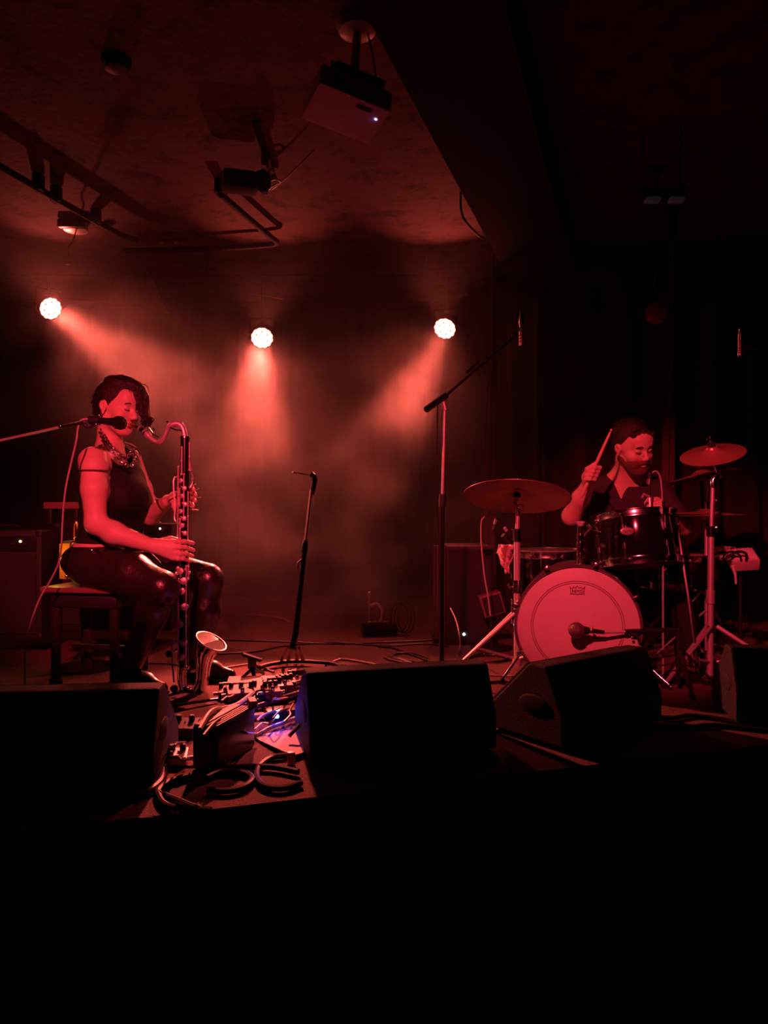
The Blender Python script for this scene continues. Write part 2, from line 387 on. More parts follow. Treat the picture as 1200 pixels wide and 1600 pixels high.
# ceiling pipes
def cz(px, py, z=2.52):
    Y = (z-HC)*FPX/(800-py); return Vector(((px-600)/FPX*Y, Y, z))
root = empty('ceiling_pipe', cz(90, 312), 'straight dark pipe crossing the ceiling in the upper left corner', 'pipe')
MB().sweep([cz(-60, 225), cz(90, 312), cz(190, 368), cz(215, 376)], .019, 10).build('pipe', RUBBER, root)
for q in ((60, 294), (88, 312), (150, 346)):
    MB().box(cz(*q)+Vector((0, 0, .03)), (.05, .05, .09)).build('bracket', RUBBER, root, False)
root = empty('ceiling_pipe', cz(430, 380), 'bent dark pipe with a sharp elbow under the middle of the ceiling', 'pipe')
MB().sweep(smooth_path([cz(190, 392), cz(300, 390), cz(415, 383), cz(432, 378), cz(420, 368), cz(345, 304)], 5), .019, 10).build('pipe', RUBBER, root)
MB().box(cz(345, 303)+Vector((0, 0, .04)), (.06, .06, .08)).build('bracket', RUBBER, root, False)
# unlit lamp with hanging lead under the middle of the ceiling
c0 = cz(375, 285, 2.47)
root = empty('ceiling_fixture', c0, 'dark unlit lamp body with looped leads under the middle of the ceiling', 'ceiling fixture')
MB().box(c0, (.19, .13, .1), yawm(.3), .03).build('housing', RUBBER, root)
MB().lathe(c0+Vector((.1, -.02, 0)), (1, -.3, -.2), [(.05, 0), (.06, .03), (.05, .05)], 16).build('snout', RUBBER, root)
MB().box(cz(415, 240, 2.56), (.03, .62, .02)).build('strap', RUBBER, root, False)
MB().box(cz(413, 285, 2.52), (.03, .03, .12)).build('strap_end', RUBBER, root, False)
MB().sweep(smooth_path([cz(415, 300), cz(428, 290), cz(438, 284), cz(430, 280), cz(420, 286), cz(424, 296), cz(450, 275), cz(490, 235)], 6), .004, 6).build('lead', CABLE, root)
# left ceiling rose with dangling chain
c0 = cz(118, 358, 2.56)
root = empty('ceiling_fixture', c0, 'small pale ceiling plate with a dangling chain near the upper left lamp', 'ceiling fixture')
MB().lathe(c0, (0, 0, -1), [(.08, -.04), (.075, .01), (.03, .02)], 18).build('plate', STEEL, root)
MB().box(c0+Vector((0, -.06, .01)), (.17, .05, .05), None, .01).build('cover', BLACKM, root)
pts = [c0+Vector((0, 0, -.02)), c0+Vector((-.02, 0, -.08)), c0+Vector((-.05, 0, -.12)), c0+Vector((-.045, 0, -.17)), c0+Vector((-.05, 0, -.22))]
MB().sweep(smooth_path(pts, 4), .004, 6).build('chain', CHROME, root)
MB().box(pts[-1], (.03, .015, .02)).build('hook', CHROME, root)
c0 = cz(182, 103, 2.57)
root = empty('smoke_alarm', c0, 'small black dome on the dark upper left of the ceiling', 'alarm')
MB().lathe(c0+Vector((0, 0, .03)), (0, 0, -1), [(.06, 0), (.06, .02), (.045, .045), (.01, .05)], 20).build('dome', BLACKM, root)
MB().box(c0+Vector((-.03, -.035, -.005)), (.02, .006, .006)).build('indicator', CHROME, root)
# bare twin strip at upper right
c0 = P(1035, 320, 3.6)
root = empty('strip_light', c0, 'dim grey twin fitting in the darkness at upper right', 'ceiling fixture')
MB().box(c0+Vector((0, 0, .05)), (.22, .08, .05), None, .008).build('housing', BLACKM, root)
for s_ in (-.055, .06): MB().box(c0+Vector((s_, -.02, .015)), (.07, .05, .02), None, .006).build('diffuser', mat('dull glass', (.3, .28, .3), .4, emit=(.4, .35, .4), es=.012), root)
for s_ in (-.09, .09): MB().cyl(c0+Vector((s_, 0, .06)), Vector((c0.x+s_, c0.y, CZ+.01)), .004, None, 6).build('hanger', BLACKM, root)
root = empty('conduit_box', P(262, 378, 4.9), 'pair of small pale clips on the ceiling between the two dark pipes', 'clip')
for px in (252, 275): MB().box(cz(px, 378, 2.59), (.035, .03, .02), None, .004).build('clip', IVORY, root)
tag(MB().box(cz(168, 353, 2.585), (.05, .06, .02), None, .006).build('cable_clip', IVORY), 'small pale clip beside the straight ceiling pipe', 'clip')
c0 = P(215, 462, 5.7)
root = empty('hanging_baffle', c0, 'dull slanted panel hanging between the two left lamps', 'panel')
MB().prism([P(168, 475, 5.7), P(178, 440, 5.7), P(238, 436, 5.7), P(262, 490, 5.7), P(215, 474, 5.7)], (0, .03, 0)).build('panel', mat('dull panel', (.2, .1, .1), .7), root, False)
MB().cyl(P(190, 438, 5.71), (P(190, 438, 5.71).x, 5.71, CZ), .004, None, 6).build('wire', BLACKM, root)
MB().cyl(P(235, 438, 5.71), (P(235, 438, 5.71).x, 5.71, CZ), .004, None, 6).build('wire', BLACKM, root)
# hanging leads by the beam
tag(MB().sweep(smooth_path([cz(722, 262, 2.5), P(720, 300, 4.2), P(722, 335, 4.2), P(738, 358, 4.3), P(756, 374, 4.4)], 6), .006, 6).build('hanging_lead', CABLE), 'thin black lead hanging along the edge of the ceiling beam', 'cable')
tag(MB().sweep(smooth_path([P(648, 225, 3.9), P(650, 240, 3.9), P(654, 248, 3.9)], 4), .002, 5).build('wire_end', CHROME), 'short bright wire end on the ceiling left of the beam', 'wire')
# ------------------------------------------------------------------ projector
pc = P(541, 165, 2.75)
root = empty('projector', pc, 'pale projector hanging tilted from a round ceiling mount', 'projector')
fwd = Vector((-.42, .88, -.14)).normalized(); R = axes(fwd, (.17, 0, 1))
def pj(x, y, z): return pc+R @ Vector((x, y, z))
MB().box(pc, (.21, .285, .09), R, .02).build('body', IVORY, root)
MB().box(pj(.02, -.01, .048), (.15, .23, .012), R, .005).build('lid', IVORY, root)
MB().lathe(pj(.10, .07, 0), R @ Vector((1, 0, 0)), [(.034, -.01), (.036, .008), (.028, .008), (.026, 0)], 22).build('lens', BLACKP, root)
for k in range(5): MB().box(pj(-.106, .09-.012*k, .0), (.004, .006, .045), R).build('vent_slat', BLACKP, root, False)
MB().box(pj(-.075, -.045, -.046), (.018, .06, .004), R, .001).build('label_plate', BLACKP, root)
MB().lathe(pj(-.045, -.105, -.0455), R @ Vector((0, 0, -1)), [(.004, 0), (.003, .002)], 10).build('status_light', mat('blue status diode', (.3, .3, 1), .3, emit=(.35, .3, 1), es=14), root)
mt = P(558, 68, 2.85)
MB().lathe(Vector((mt.x, mt.y, CZ)), (0, 0, -1), [(.082, -.01), (.082, .008), (.07, .03), (.03, .045)], 28).build('ceiling_rose', IVORY, root)
MB().cyl((mt.x, mt.y, CZ-.03), pj(0, -.02, .1), .017).build('mount_arm', IVORY, root)
MB().box(pj(0, -.02, .09), (.16, .2, .02), R, .005).build('mount_plate', BLACKM, root)
for q in ((.07, .09), (.07, -.1), (-.07, .09), (-.07, -.1)):
    MB().cyl(pj(q[0], q[1], .09), pj(q[0]*.9, q[1]*.9, .045), .008).build('mount_leg', BLACKM, root)
MB().sweep(smooth_path([Vector((mt.x+.04, mt.y, CZ-.03)), Vector((mt.x+.06, mt.y, CZ-.12)), pj(-.05, -.1, .08), pj(-.1, -.09, .01)], 6), .004, 6).build('lead', CABLE, root)
for s_ in (-.045, .04): MB().ball((mt.x+s_, mt.y-.06, CZ-.02), .004, 8, 6).build('screw', CHROME, root)
# ================================================================== STANDS AND MICROPHONES
def R2(v, a): return Vector((v.x*math.cos(a)-v.y*math.sin(a), v.x*math.sin(a)+v.y*math.cos(a), v.z))
def tripod(root, base, zhub, reach, legs, m=STEEL, w_=.016, foot=RUBBER, zb=.10):
    """double braced legs that spread from a hub at zhub"""
    for a in legs:
        d = Vector((math.cos(a), math.sin(a), 0)); s_ = Vector((-d.y, d.x, 0))*w_*.5
        f = base+d*reach+Vector((0, 0, .014)); h_ = base+d*.02+Vector((0, 0, zhub))
        lg = MB(); lg.sweep([h_, f], [w_*.55, w_*.5], 6, flat=.5)
        o = lg.build('leg', m, root)
        mid = h_.lerp(f, .55)
        MB().sweep([base+d*.02+Vector((0, 0, zb)), mid], w_*.4, 6, flat=.5).build('brace', m, root)
        MB().sweep([f-d*.02+Vector((0, 0, .012)), f+d*.012-Vector((0, 0, .002))], [.011, .0115], 8).build('foot', foot, o)
def mic_body(root, a, b, name='microphone'):
    """vocal microphone: grille ball at b, tail at a"""
    a = Vector(a); b = Vector(b); d = (b-a).normalized(); L = (b-a).length
    o = MB().lathe(a, d, [(.009, 0), (.0115, .01), (.0135, L*.5), (.018, L*.68), (.022, L*.72)], 18).build('handle', BLACKM, root)
    MB().lathe(a, d, [(.0225, L*.71), (.0255, L*.76), (.0265, L*.86), (.022, L*.95), (.01, L)], 18).build('grille', mat('microphone mesh', (.04, .04, .04), .4, .6, bump=.8, bscale=900), root)
# singer's mic on boom from the left
Ym = 2.82
root = empty('vocal_microphone', P(165, 660, Ym), 'black vocal microphone on a boom in front of the saxophone-like player\'s neck', 'microphone')
root['label'] = 'black vocal microphone on a boom at the seated woman\'s neck'
mic_body(root, P(140, 655, Ym), P(197, 662, Ym-.02))
MB().sweep(smooth_path([P(141, 655, Ym), P(128, 656, Ym), P(122, 668, Ym), P(119, 690, Ym), P(110, 728, Ym+.01), P(102, 767, Ym+.02), P(98, 810, Ym+.05), P(94, 870, Ym+.08), P(80, 905, Ym+.1), P(60, 940, Ym+.1), P(40, 1005, Ym+.05), F(36, 1082, .006), F(0, 1095, .006)], 5), .0036, 6).build('lead', CABLEP, root)
root = empty('boom_stand', F(-150, 1100), 'chrome and black boom arm reaching in from the left edge', 'microphone stand')
MB().sweep([P(-150, 722, Ym), P(95, 667, Ym)], .005, 8).build('boom', STEEL, root)
MB().sweep([P(95, 667, Ym), P(132, 660, Ym)], .008, 8).build('boom_tip', BLACKM, root)
MB().ball(P(95, 666, Ym), .010).build('clutch', CHROME, root)
MB().lathe(P(148, 657, Ym), P(197, 662, Ym-.02)-P(140, 655, Ym), [(.0165, -.02), (.019, 0), (.0165, .02)], 14).build('clip', BLACKP, root)
MB().sweep(smooth_path([P(130, 661, Ym), P(138, 668, Ym-.0), P(148, 663, Ym)], 4), .006, 8).build('swivel', BLACKP, root)
for q in ((155, 649), (150, 663)): MB().ball(P(*q, Ym-.02), .005, 8, 6).build('swivel_screw', CHROME, root)
bb_ = P(-150, 722, Ym)
MB().cyl((bb_.x, Ym, .05), bb_, .010).build('pole', BLACKM, root)
tripod(root, Vector((bb_.x, Ym, 0)), .25, .32, (.4, 2.5, 4.6), BLACKM)
# empty mic stand with curved base
q0 = F(458, 1036); root = empty('microphone_stand', q0, 'bare black microphone stand leaning slightly, with a curved flat foot', 'microphone stand')
t_ = P(489, 745, 3.45); t1 = P(456, 1015, 3.1)
MB().sweep([t1, P(462, 990, 3.13), P(477, 850, 3.27)], [.0135, .0135, .0115], 10).build('lower_tube', BLACKM, root)
MB().sweep([P(477, 852, 3.27), P(487, 765, 3.42)], .008, 8).build('upper_tube', CHROME if False else STEEL, root)
MB().sweep(smooth_path([P(487, 772, 3.42), P(491, 755, 3.42), P(491, 745, 3.42), P(486, 740, 3.42)], 4), .012, 8).build('swivel', BLACKM, root)
MB().sweep([P(486, 743, 3.42), P(458, 738, 3.38)], .0035, 6).build('clip_arm', STEEL, root)
MB().ball(P(459, 738.5, 3.38), .006).build('arm_tip', STEEL, root)
MB().sweep([P(472, 874, 3.24), P(465, 880, 3.22), P(466, 888, 3.22)], .005, 6).build('clutch_lever', CHROME, root)
MB().lathe(P(476, 856, 3.265), P(487, 765, 3.42)-P(477, 850, 3.27), [(.014, -.02), (.016, 0), (.013, .03)], 12).build('clutch', BLACKM, root)
for (a, c_) in (((446, 1011), (438, 1030)), ((452, 1012), (450, 1031)), ((458, 1012), (464, 1031)), ((463, 1012), (474, 1032))):
    MB().sweep([P(a[0]+4, a[1], 3.12), F(c_[0], c_[1]+2, .012)], [.006, .009], 6).build('foot_rib', PEDALG, root)
arc = [F(402, 1043, .018), F(420, 1038, .02), F(445, 1034, .022), F(470, 1033, .022), F(500, 1034.5, .022), F(522, 1037, .02), F(536, 1042, .016)]
MB().sweep(smooth_path(arc, 5), .017, 8, flat=.6).build('curved_foot', BLACKM, root)
for q in (arc[0], arc[-1]): MB().ball(q, .019, 10, 8, (1.2, 1, .8)).build('foot_cap', RUBBER, root)
# tall overhead stand in the middle
b0 = F(690, 1068); Yt = b0.y; root = empty('overhead_stand', b0, 'tall thin boom stand rising behind the middle floor monitor', 'microphone stand')
MB().cyl(b0+Vector((0, 0, .03)), P(691, 785, Yt), .0105).build('lower_tube', BLACKM, root)
MB().cyl(P(691, 790, Yt), P(695, 640, Yt), .0062).build('upper_tube', STEEL, root)
MB().cyl(P(691, 792, Yt), P(691.5, 772, Yt), .0145).build('clutch', BLACKP, root)
MB().lathe(b0, (0, 0, 1), [(.125, .0), (.125, .012), (.10, .022), (.02, .03)], 32).build('round_base', BLACKM, root)
el_ = P(688, 628, Yt); d_ = P(806, 524, Yt+.25)-el_
MB().sweep([P(666, 640, Yt-.05), P(697, 618, Yt+.03)], .014, 8).build('counterweight', BLACKM, root)
MB().sweep([P(690, 624, Yt), P(806, 524, Yt+.22)], .0055, 8).build('boom', BLACKM, root)
MB().sweep([P(728, 583, Yt+.055), P(748, 566, Yt+.09)], .0058, 8).build('boom_collar', CHROME, root)
MB().sweep([P(693, 628, Yt), P(696, 641, Yt)], .011, 10).build('tilt_joint', STEEL, root)
MB().sweep(smooth_path([P(684, 634, Yt), P(683, 700, Yt+.02), P(682, 780, Yt+.03), P(687, 860, Yt+.01), P(686, 900, Yt)], 5), .0028, 6).build('lead', CABLE, root)
Yo = Yt+.24
def pencil_mic(label, px, py0, py1, Y, off=0):
    r_ = empty('overhead_microphone', P(px, (py0+py1)/2, Y), label, 'microphone')
    a, b__ = P(px+off, py0, Y), P(px, py1, Y); d = b__-a
    MB().cyl(a, a+d*.22, .0075).build('connector', CHROME, r_)
    MB().cyl(a+d*.2, a+d*.4, .0105).build('collar', SILVER, r_)
    MB().cyl(a+d*.38, b__, .0095).build('body', STEEL, r_)
    for k in range(3): MB().cyl(a+d*(.72+k*.08), a+d*(.74+k*.08), .0102).build('slot_ring', BLACKP, r_)
    return r_
r_ = pencil_mic('slim silver microphone hanging at the tip of the tall boom', 814, 484, 540, Yo, 1)
MB().sweep([P(800, 524, Yo-.01), P(808, 516, Yo), P(813, 512, Yo)], .005, 8).build('clip', CHROME, r_)
r_ = pencil_mic('slim microphone glinting red in the darkness at the right edge', 1156, 514, 556, 3.0, 1.5)
bo = empty('overhead_boom', P(1260, 600, 3.1), 'dark boom arm holding the microphone at the right edge', 'microphone stand')
MB().sweep([P(1158, 536, 3.02), P(1330, 600, 3.15)], .005, 8).build('boom', BLACKM, bo); MB().cyl(P(1325, 600, 3.15), F(1325, 1064), .01).build('pole', BLACKM, bo)
q = F(1325, 1064); MB().lathe(q, (0, 0, 1), [(.12, 0), (.12, .012), (.02, .03)], 24).build('round_base', BLACKM, bo)
# ================================================================== FLOOR MONITORS
def wedge(x0, x1, yl, yr, h, depth, label, handle=-1, zl=None):
    """x0,yl / x1,yr: pixel feet of the audience-side bottom edge"""
    a = F(x0, yl); b__ = F(x1, yr); t = (b__-a).normalized(); n = Vector((-t.y, t.x, 0)); L = (b__-a).length
    root = empty('floor_monitor', (a+b__)/2, label, 'floor monitor', 'black wedge monitors along the stage edge')
    prof = [(0, .012), (0, h*.42), (depth*.20, h), (depth*.42, h), (depth, h*.3), (depth, .012)]
    b = MB(); b.prism([a+n*u+Vector((0, 0, z)) for u, z in prof], t*L); o = b.build('cabinet', CARPETK, root, False)
    md = o.modifiers.new('bev', 'BEVEL'); md.width = .008; md.segments = 2
    # grille on the performer's side
    g0 = a+n*depth*.46+Vector((0, 0, h*.96)); g1 = a+n*depth*.98+Vector((0, 0, h*.34)); up = (g0-g1).normalized(); nn = t.cross(up).normalized()
    nn = nn if nn.z > 0 else -nn; cc = (g0+g1)/2+t*L/2+nn*.006
    Rm = Matrix(((t.x, up.x, nn.x), (t.y, up.y, nn.y), (t.z, up.z, nn.z)))
    MB().box(cc, (L*.92, (g0-g1).length*.94, .012), Rm, .004).build('grille', GRILLE, root)
    for s_ in (0, 1):
        e = a+t*(L*s_)+n*depth*.36+Vector((0, 0, h*.5)); dd = t*(1 if s_ else -1)
        MB().ball(e+dd*.001, .06, 16, 8, (.06, 1, .5), Matrix(((t.x, n.x, 0), (t.y, n.y, 0), (0, 0, 1)))).build('handle_cup', RUBBER, root)
    Rb = Matrix(((t.x, n.x, 0), (t.y, n.y, 0), (0, 0, 1)))
    MB().box(a+t*L*.5+n*-.002+Vector((0, 0, h*.22)), (.11, .006, .05), Rb, .002).build('socket_plate', BLACKP, root)
    for s_ in (.05, .95):
        for u in (.05, depth-.05): MB().cyl(a+t*L*s_+n*u, a+t*L*s_+n*u+Vector((0, 0, .014)), .014).build('rubber_foot', RUBBER, root)
    return root
wedge(-160, 240, 1250, 1236, .248, .36, 'black floor monitor at the left corner of the stage')
wedge(484, 777, 1200, 1176, .253, .36, 'black floor monitor in the middle, in front of the tall boom stand')
wedge(880, 1035, 1178, 1130, .250, .32, 'black floor monitor turned aslant in front of the bass drum')
wedge(1150, 1300, 1135, 1142, .255, .32, 'dim floor monitor at the right edge, in front of the cymbal stand')
# ================================================================== BASS CLARINET
POLISH = mat('polished silver', (.9, .86, .84), .11, 1, var=.03)
KEYM = mat('silver key metal', (.95, .85, .82), .42, .75, var=.05)
def build_clarinet():
    Yc = 3.0
    root = empty('bass_clarinet', P(287, 1083, Yc), 'black bass clarinet with silver keys, curved neck and upturned bell', 'clarinet')
    top = P(289, 682, Yc); bot = P(287, 1046, Yc-.03); d = (bot-top).normalized(); L = (bot-top).length
    joint = mat('black clarinet wood', (.01, .009, .012), .22, 0, coat=.6)
    MB().lathe(top, d, [(.0165, 0), (.0175, .02), (.017, L*.47)], 24).build('upper_joint', joint, root)
    MB().lathe(top, d, [(.0175, L*.48), (.0185, L*.75), (.020, L)], 24).build('lower_joint', joint, root)
    for t, r in ((0, .0195), (.47, .0205), (.49, .0205), (.985, .0235)):
        MB().lathe(top+d*(L*t), d, [(r, 0), (r+.0015, .005), (r, .012)], 24).build('silver_ring', SILVER, root)
    # neck
    nk = smooth_path([P(226, 674, Yc+.03), P(237, 686, Yc+.02), P(248, 691, Yc+.015), P(256, 684, Yc+.01), P(262, 671, Yc+.005), P(268, 664, Yc), P(277, 662, Yc), P(285, 668, Yc), P(289, 683, Yc)], 7)
    n = len(nk); MB().sweep(nk, [.0085+.004*i/n for i in range(n)], 14).build('neck', KEYM, root)
    MB().lathe(P(231, 680, Yc+.025), P(237, 686, Yc+.02)-P(226, 674, Yc+.03), [(.0125, -.01), (.0135, 0), (.0125, .01)], 14).build('neck_socket', KEYM, root)
    MB().sweep([P(205, 664.5, 3.10), P(210, 666, Yc+.07), P(218, 669, Yc+.045), P(228, 677, Yc+.03)], [.003, .006, .0095, .0125], 14).build('mouthpiece', mat('black ebonite', (.01, .01, .01), .25), root)
    a_, b_ = P(219, 669.5, Yc+.042), P(226, 675, Yc+.032)
    for s_ in (0, 1): MB().lathe(a_.lerp(b_, s_), b_-a_, [(.0125, -.003), (.0132, 0), (.0125, .003)], 14).build('ligature_band', KEYM, root)
    MB().sweep([a_+Vector((.004, -.012, -.012)), b_+Vector((.004, -.012, -.012))], .003, 6).build('ligature_screw', SILVER, root)
    # octave key riding on the neck
    MB().sweep(smooth_path([P(232, 668, Yc-.01), P(240, 678, Yc-.012), P(249, 683, Yc-.012)], 4), .003, 6).build('neck_key', SILVER, root)
    MB().lathe(P(240, 672, Yc-.006), (.5, -.3, 1), [(.007, 0), (.007, .005), (.003, .007)], 12).build('neck_key_cup', SILVER, root)
    MB().sweep(smooth_path([P(266, 668, Yc-.016), P(276, 672, Yc-.018), P(284, 672, Yc-.02)], 4), .003, 6).build('neck_key', SILVER, root)
    MB().lathe(P(262, 660, Yc-.0), (0, -.2, 1), [(.006, 0), (.006, .006)], 10).build('neck_screw', SILVER, root)
    # bell: bow and flare as one silver tube, open and hollow
    path = [P(286, 1042, Yc-.03), P(284, 1060, Yc-.03), P(287, 1076, Yc-.03), P(297, 1083, Yc-.035), P(309, 1079, Yc-.04), P(316, 1064, Yc-.045), P(318, 1046, Yc-.05), P(320, 1028, Yc-.06), P(324, 1014, Yc-.064), P(330, 1002, Yc-.070)]
    rr = [.0205, .0195, .020, .0205, .0215, .024, .0275, .034, .045, .062]
    sp = smooth_path(path, 5); n = len(sp)
    rad = [float(np.interp(i/(n-1)*(len(rr)-1), range(len(rr)), rr)) for i in range(n)]
    M = MB(); M.sweep(sp+sp[::-1][1:-18], rad+[r-.0025 for r in rad[::-1]][1:-18], 28); M.build('bell', POLISH, root, True, 60)
    rim = sp[-1]; ax = (sp[-1]-sp[-2]).normalized()
    M = MB(); M.lathe(rim, ax, [(.0615, -.002), (.0655, -.003), (.0665, .0), (.0655, .003), (.0615, .002)], 40, True); M.build('bell_rim', KEYM, root)
    MB().sweep([P(298, 1050, Yc-.035), P(312, 1046, Yc-.045)], .004, 8).build('bell_brace', SILVER, root)
    # floor peg
    MB().sweep([P(272, 1018, Yc-.03), P(281, 1014, Yc-.03)], .006, 8).build('peg_bracket', SILVER, root)
    MB().sweep([P(271, 1000, Yc-.03), P(268, 1022, Yc-.035), P(272, 1066, Yc-.06)], .004, 8).build('peg', STEEL, root)
    MB().ball(P(264, 1022, Yc-.04), .014, 12, 8).build('peg_knob', RUBBER, root)
    pb = P(272, 1066, Yc-.06); pb.z = .017
    MB().ball(pb, .016, 12, 8).build('peg_tip', RUBBER, root)
    # key work
    def along(py, dx=0, dy=0): 
        t = (py-682)/(1046-682.0); p = top.lerp(bot, t); return p+Vector((dx, dy, 0))
    for (y0, y1, dx, dy, r) in ((700, 742, -.007, -.020, .003), (730, 800, -.024, -.010, .0026), (742, 812, .003, -.024, .0026), (745, 838, -.026, -.006, .0028), (770, 845, .018, -.016, .0024), (812, 842, -.012, -.022, .003), (868, 905, .020, -.012, .003), (885, 1040, .014, -.022, .0028), (905, 1030, -.018, -.016, .0024), (693, 735, .020, -.006, .0026)):
        MB().cyl(along(y0, dx, dy), along(y1, dx, dy), r, None, 8).build('key_rod', KEYM, root)
        for k in range(3):
            q = along(y0+(y1-y0)*(k*.5), dx, dy); MB().ball(q, r*1.8, 8, 6).build('key_post', KEYM, root)
    rnd = random.Random(3)
    for i, py in enumerate((752, 764, 776, 789, 800, 811, 822, 834, 893, 908, 924, 948, 975, 1003, 1025)):
        big = .010 if py < 880 else .0145
        s_ = (-.010, .004, -.004, .008)[i % 4]; q = along(py, s_, -.019)
        nrm = Vector((s_*20, -1, .05))
        MB().lathe(q, nrm, [(big, 0), (big, .005), (big*.55, .0075)], 16).build('key_cup', KEYM, root)
        MB().sweep([q+Vector((0, -.007, 0)), q+Vector((.012*(1 if s_ < 0 else -1), -.006, .008))], .0022, 6).build('key_arm', KEYM, root)
    # side levers reaching out at the left hand
    for (x0, y0, x1, y1) in ((296, 720, 299, 736), (299, 738, 301, 750), (301, 750, 297, 762), (296, 762, 306, 756), (296, 770, 311, 763), (298, 778, 314, 777), (296, 790, 303, 797), (298, 796, 310, 797), (268, 838, 278, 842), (262, 841, 276, 844)):
        MB().sweep([P(x0, y0, Yc-.02), P((x0+x1)/2+1, (y0+y1)/2, Yc-.03), P(x1, y1, Yc-.03)], [.003, .0035, .005], 8, flat=.5).build('side_lever', KEYM, root)
    MB().sweep(smooth_path([P(276, 745, Yc-.01), P(271, 752, Yc-.02), P(273, 790, Yc-.02), P(273, 812, Yc-.02), P(280, 818, Yc-.03)], 4), .003, 6).build('key_guard', KEYM, root)
    for (x, y) in ((278, 888), (283, 893), (290, 890), (296, 895), (284, 900), (293, 904), (276, 896)):
        MB().lathe(P(x, y, Yc-.028), (rnd.uniform(-.5, .5), -1, rnd.uniform(-.3, .3)), [(.007, 0), (.0075, .004), (.003, .006)], 12).build('pinky_key', KEYM, root)
build_clarinet()
# ================================================================== THE SEATED WOMAN
def finger(pts, r0, r1, k=.006):
    out = []; pts = [Vector(p) for p in pts]; n = len(pts)-1
    for i in range(n):
        ra = r0+(r1-r0)*i/n; rb = r0+(r1-r0)*(i+1)/n; out.append(rc(pts[i], pts[i+1], ra, rb, k))
    return out
def head_prims(C, R, s=1.0, male=False):
    q = lambda x, y, z: C+R @ Vector((x*s, y*s, z*s))
    E = lambda p, r, k=.012, sub=False: el(q(*p), [x*s for x in r], R, k, sub)
    G = lambda a, b, ra, rb=None, k=.012, sub=False: rc(q(*a), q(*b), ra*s, (ra if rb is None else rb)*s, k, sub)
    jw = .006 if male else 0
    o = [E((-.012, 0, .03), (.096, .076, .086)), E((.03, 0, -.02), (.062, .060, .085), .02),
         G((-.005, .052, -.055), (.062, .018, -.098), .018, .015, .02), G((-.005, -.052, -.055), (.062, -.018, -.098), .018, .015, .02),
         E((.068, 0, -.100), (.022, .024+jw, .017+jw*.5), .018), E((.045, 0, -.085), (.04, .04, .02), .02),
         E((.072, 0, .045), (.022, .05, .04), .03),
         G((.084, -.028, .022), (.084, .028, .022), .010 if male else .008, None, .014),
         E((.098, .031, .003), (.016, .017, .012), .010, True), E((.098, -.031, .003), (.016, .017, .012), .010, True),
         E((.0795, .031, .003), (.0125, .0145, .0105), .003), E((.0795, -.031, .003), (.0125, .0145, .0105), .003),
         E((.062, .042, -.03), (.022, .02, .022), .02), E((.062, -.042, -.03), (.022, .02, .022), .02),
         G((.086, 0, .012), (.110, 0, -.028), .0075, .0115, .008),
         E((.104, .012, -.034), (.010, .007, .008), .006), E((.104, -.012, -.034), (.010, .007, .008), .006),
         E((.095, 0, -.058), (.0095, .021, .0055), .004), E((.093, 0, -.069), (.010, .018, .006), .004),
         E((.100, 0, -.0635), (.010, .022, .0016), .003, True), E((.094, 0, -.083), (.01, .02, .006), .008, True),
         ]
    for sg in (1, -1):
        o += [E((-.006, sg*.074, -.008), (.017, .007, .027), .004), E((-.010, sg*.081, -.002), (.017, .005, .020), .004),
              E((-.003, sg*.084, -.006), (.008, .005, .013), .003, True), E((-.002, sg*.075, -.034), (.008, .005, .009), .004)]
    return o, q
SK = []
root_w = empty('person', F(190, 1075), 'seated woman in a black sleeveless top and black leather trousers playing a bass clarinet', 'person')
# head, turned three quarters to the camera and tipped down
HCt = P(184, 637, 3.16); Rw = axes((.86, -.42, -.20), (.12, 0, 1)); WS = .97
hp, hq = head_prims(HCt, Rw, WS)
SK += hp
neck0 = P(171, 702, 3.19)
SK += [rc(HCt+Rw @ Vector((-.03, 0, -.055)), neck0, .050, .055, .02)]
shN = P(148, 721, 3.03); shF = P(203, 717, 3.33); chest = P(176, 745, 3.2)
SK += [rc(neck0, shN+Vector((.02, .03, .005)), .045, .045, .03), rc(neck0, shF+Vector((-.02, -.03, .0)), .045, .045, .03)]
TOR = [el(P(172, 755, 3.19), (.115, .165, .13), yawm(math.radians(-27)), .05), el(P(185, 775, 3.16), (.085, .13, .085), yawm(math.radians(-27)), .05),
       el(P(174, 815, 3.18), (.108, .138, .12), yawm(math.radians(-27)), .05), el(P(172, 850, 3.17), (.115, .145, .08), yawm(math.radians(-27)), .05),
       el(P(194, 778, 3.07), (.045, .05, .050), None, .07), el(P(209, 776, 3.15), (.045, .05, .050), None, .07)]
SK += TOR
# near arm
elN = P(150, 818, 2.98); wrN = P(238, 853, 2.93)
SK += [rc(shN+Vector((-.004, 0, -.012)), P(147, 765, 2.99), .056, .049, .03), rc(P(147, 765, 2.99), elN, .050, .042, .02), rc(elN, P(178, 833, 2.96), .042, .045, .02), rc(P(178, 833, 2.96), wrN, .044, .027, .02)]
# near hand: palm and fingers closed round the lower joint
kn = [P(270, 848, 2.935), P(272, 856, 2.928), P(272, 864, 2.93), P(270, 871, 2.935)]
for i, k_ in enumerate(kn): SK.append(rc(wrN+Vector((.01, 0, (.010, .003, -.004, -.010)[i])), k_, .020, .0125, .012))
SK.append(el(P(257, 857, 2.945), (.032, .016, .030), None, .012))
tips = [(289, 846, 302, 849), (290, 855, 303, 860), (289, 865, 301, 869), (286, 873, 297, 877)]
for i, (xa, ya, xb, yb) in enumerate(tips):
    SK += finger([kn[i], P((kn[i].x/kn[i].y*FPX+600+xa)/2, ya, 2.925), P(xa, ya, 2.937), P(xb, yb, 2.965)], .0105, .0075)
SK += finger([P(250, 846, 2.96), P(265, 842, 2.985), P(277, 843, 3.02)], .013, .0095)
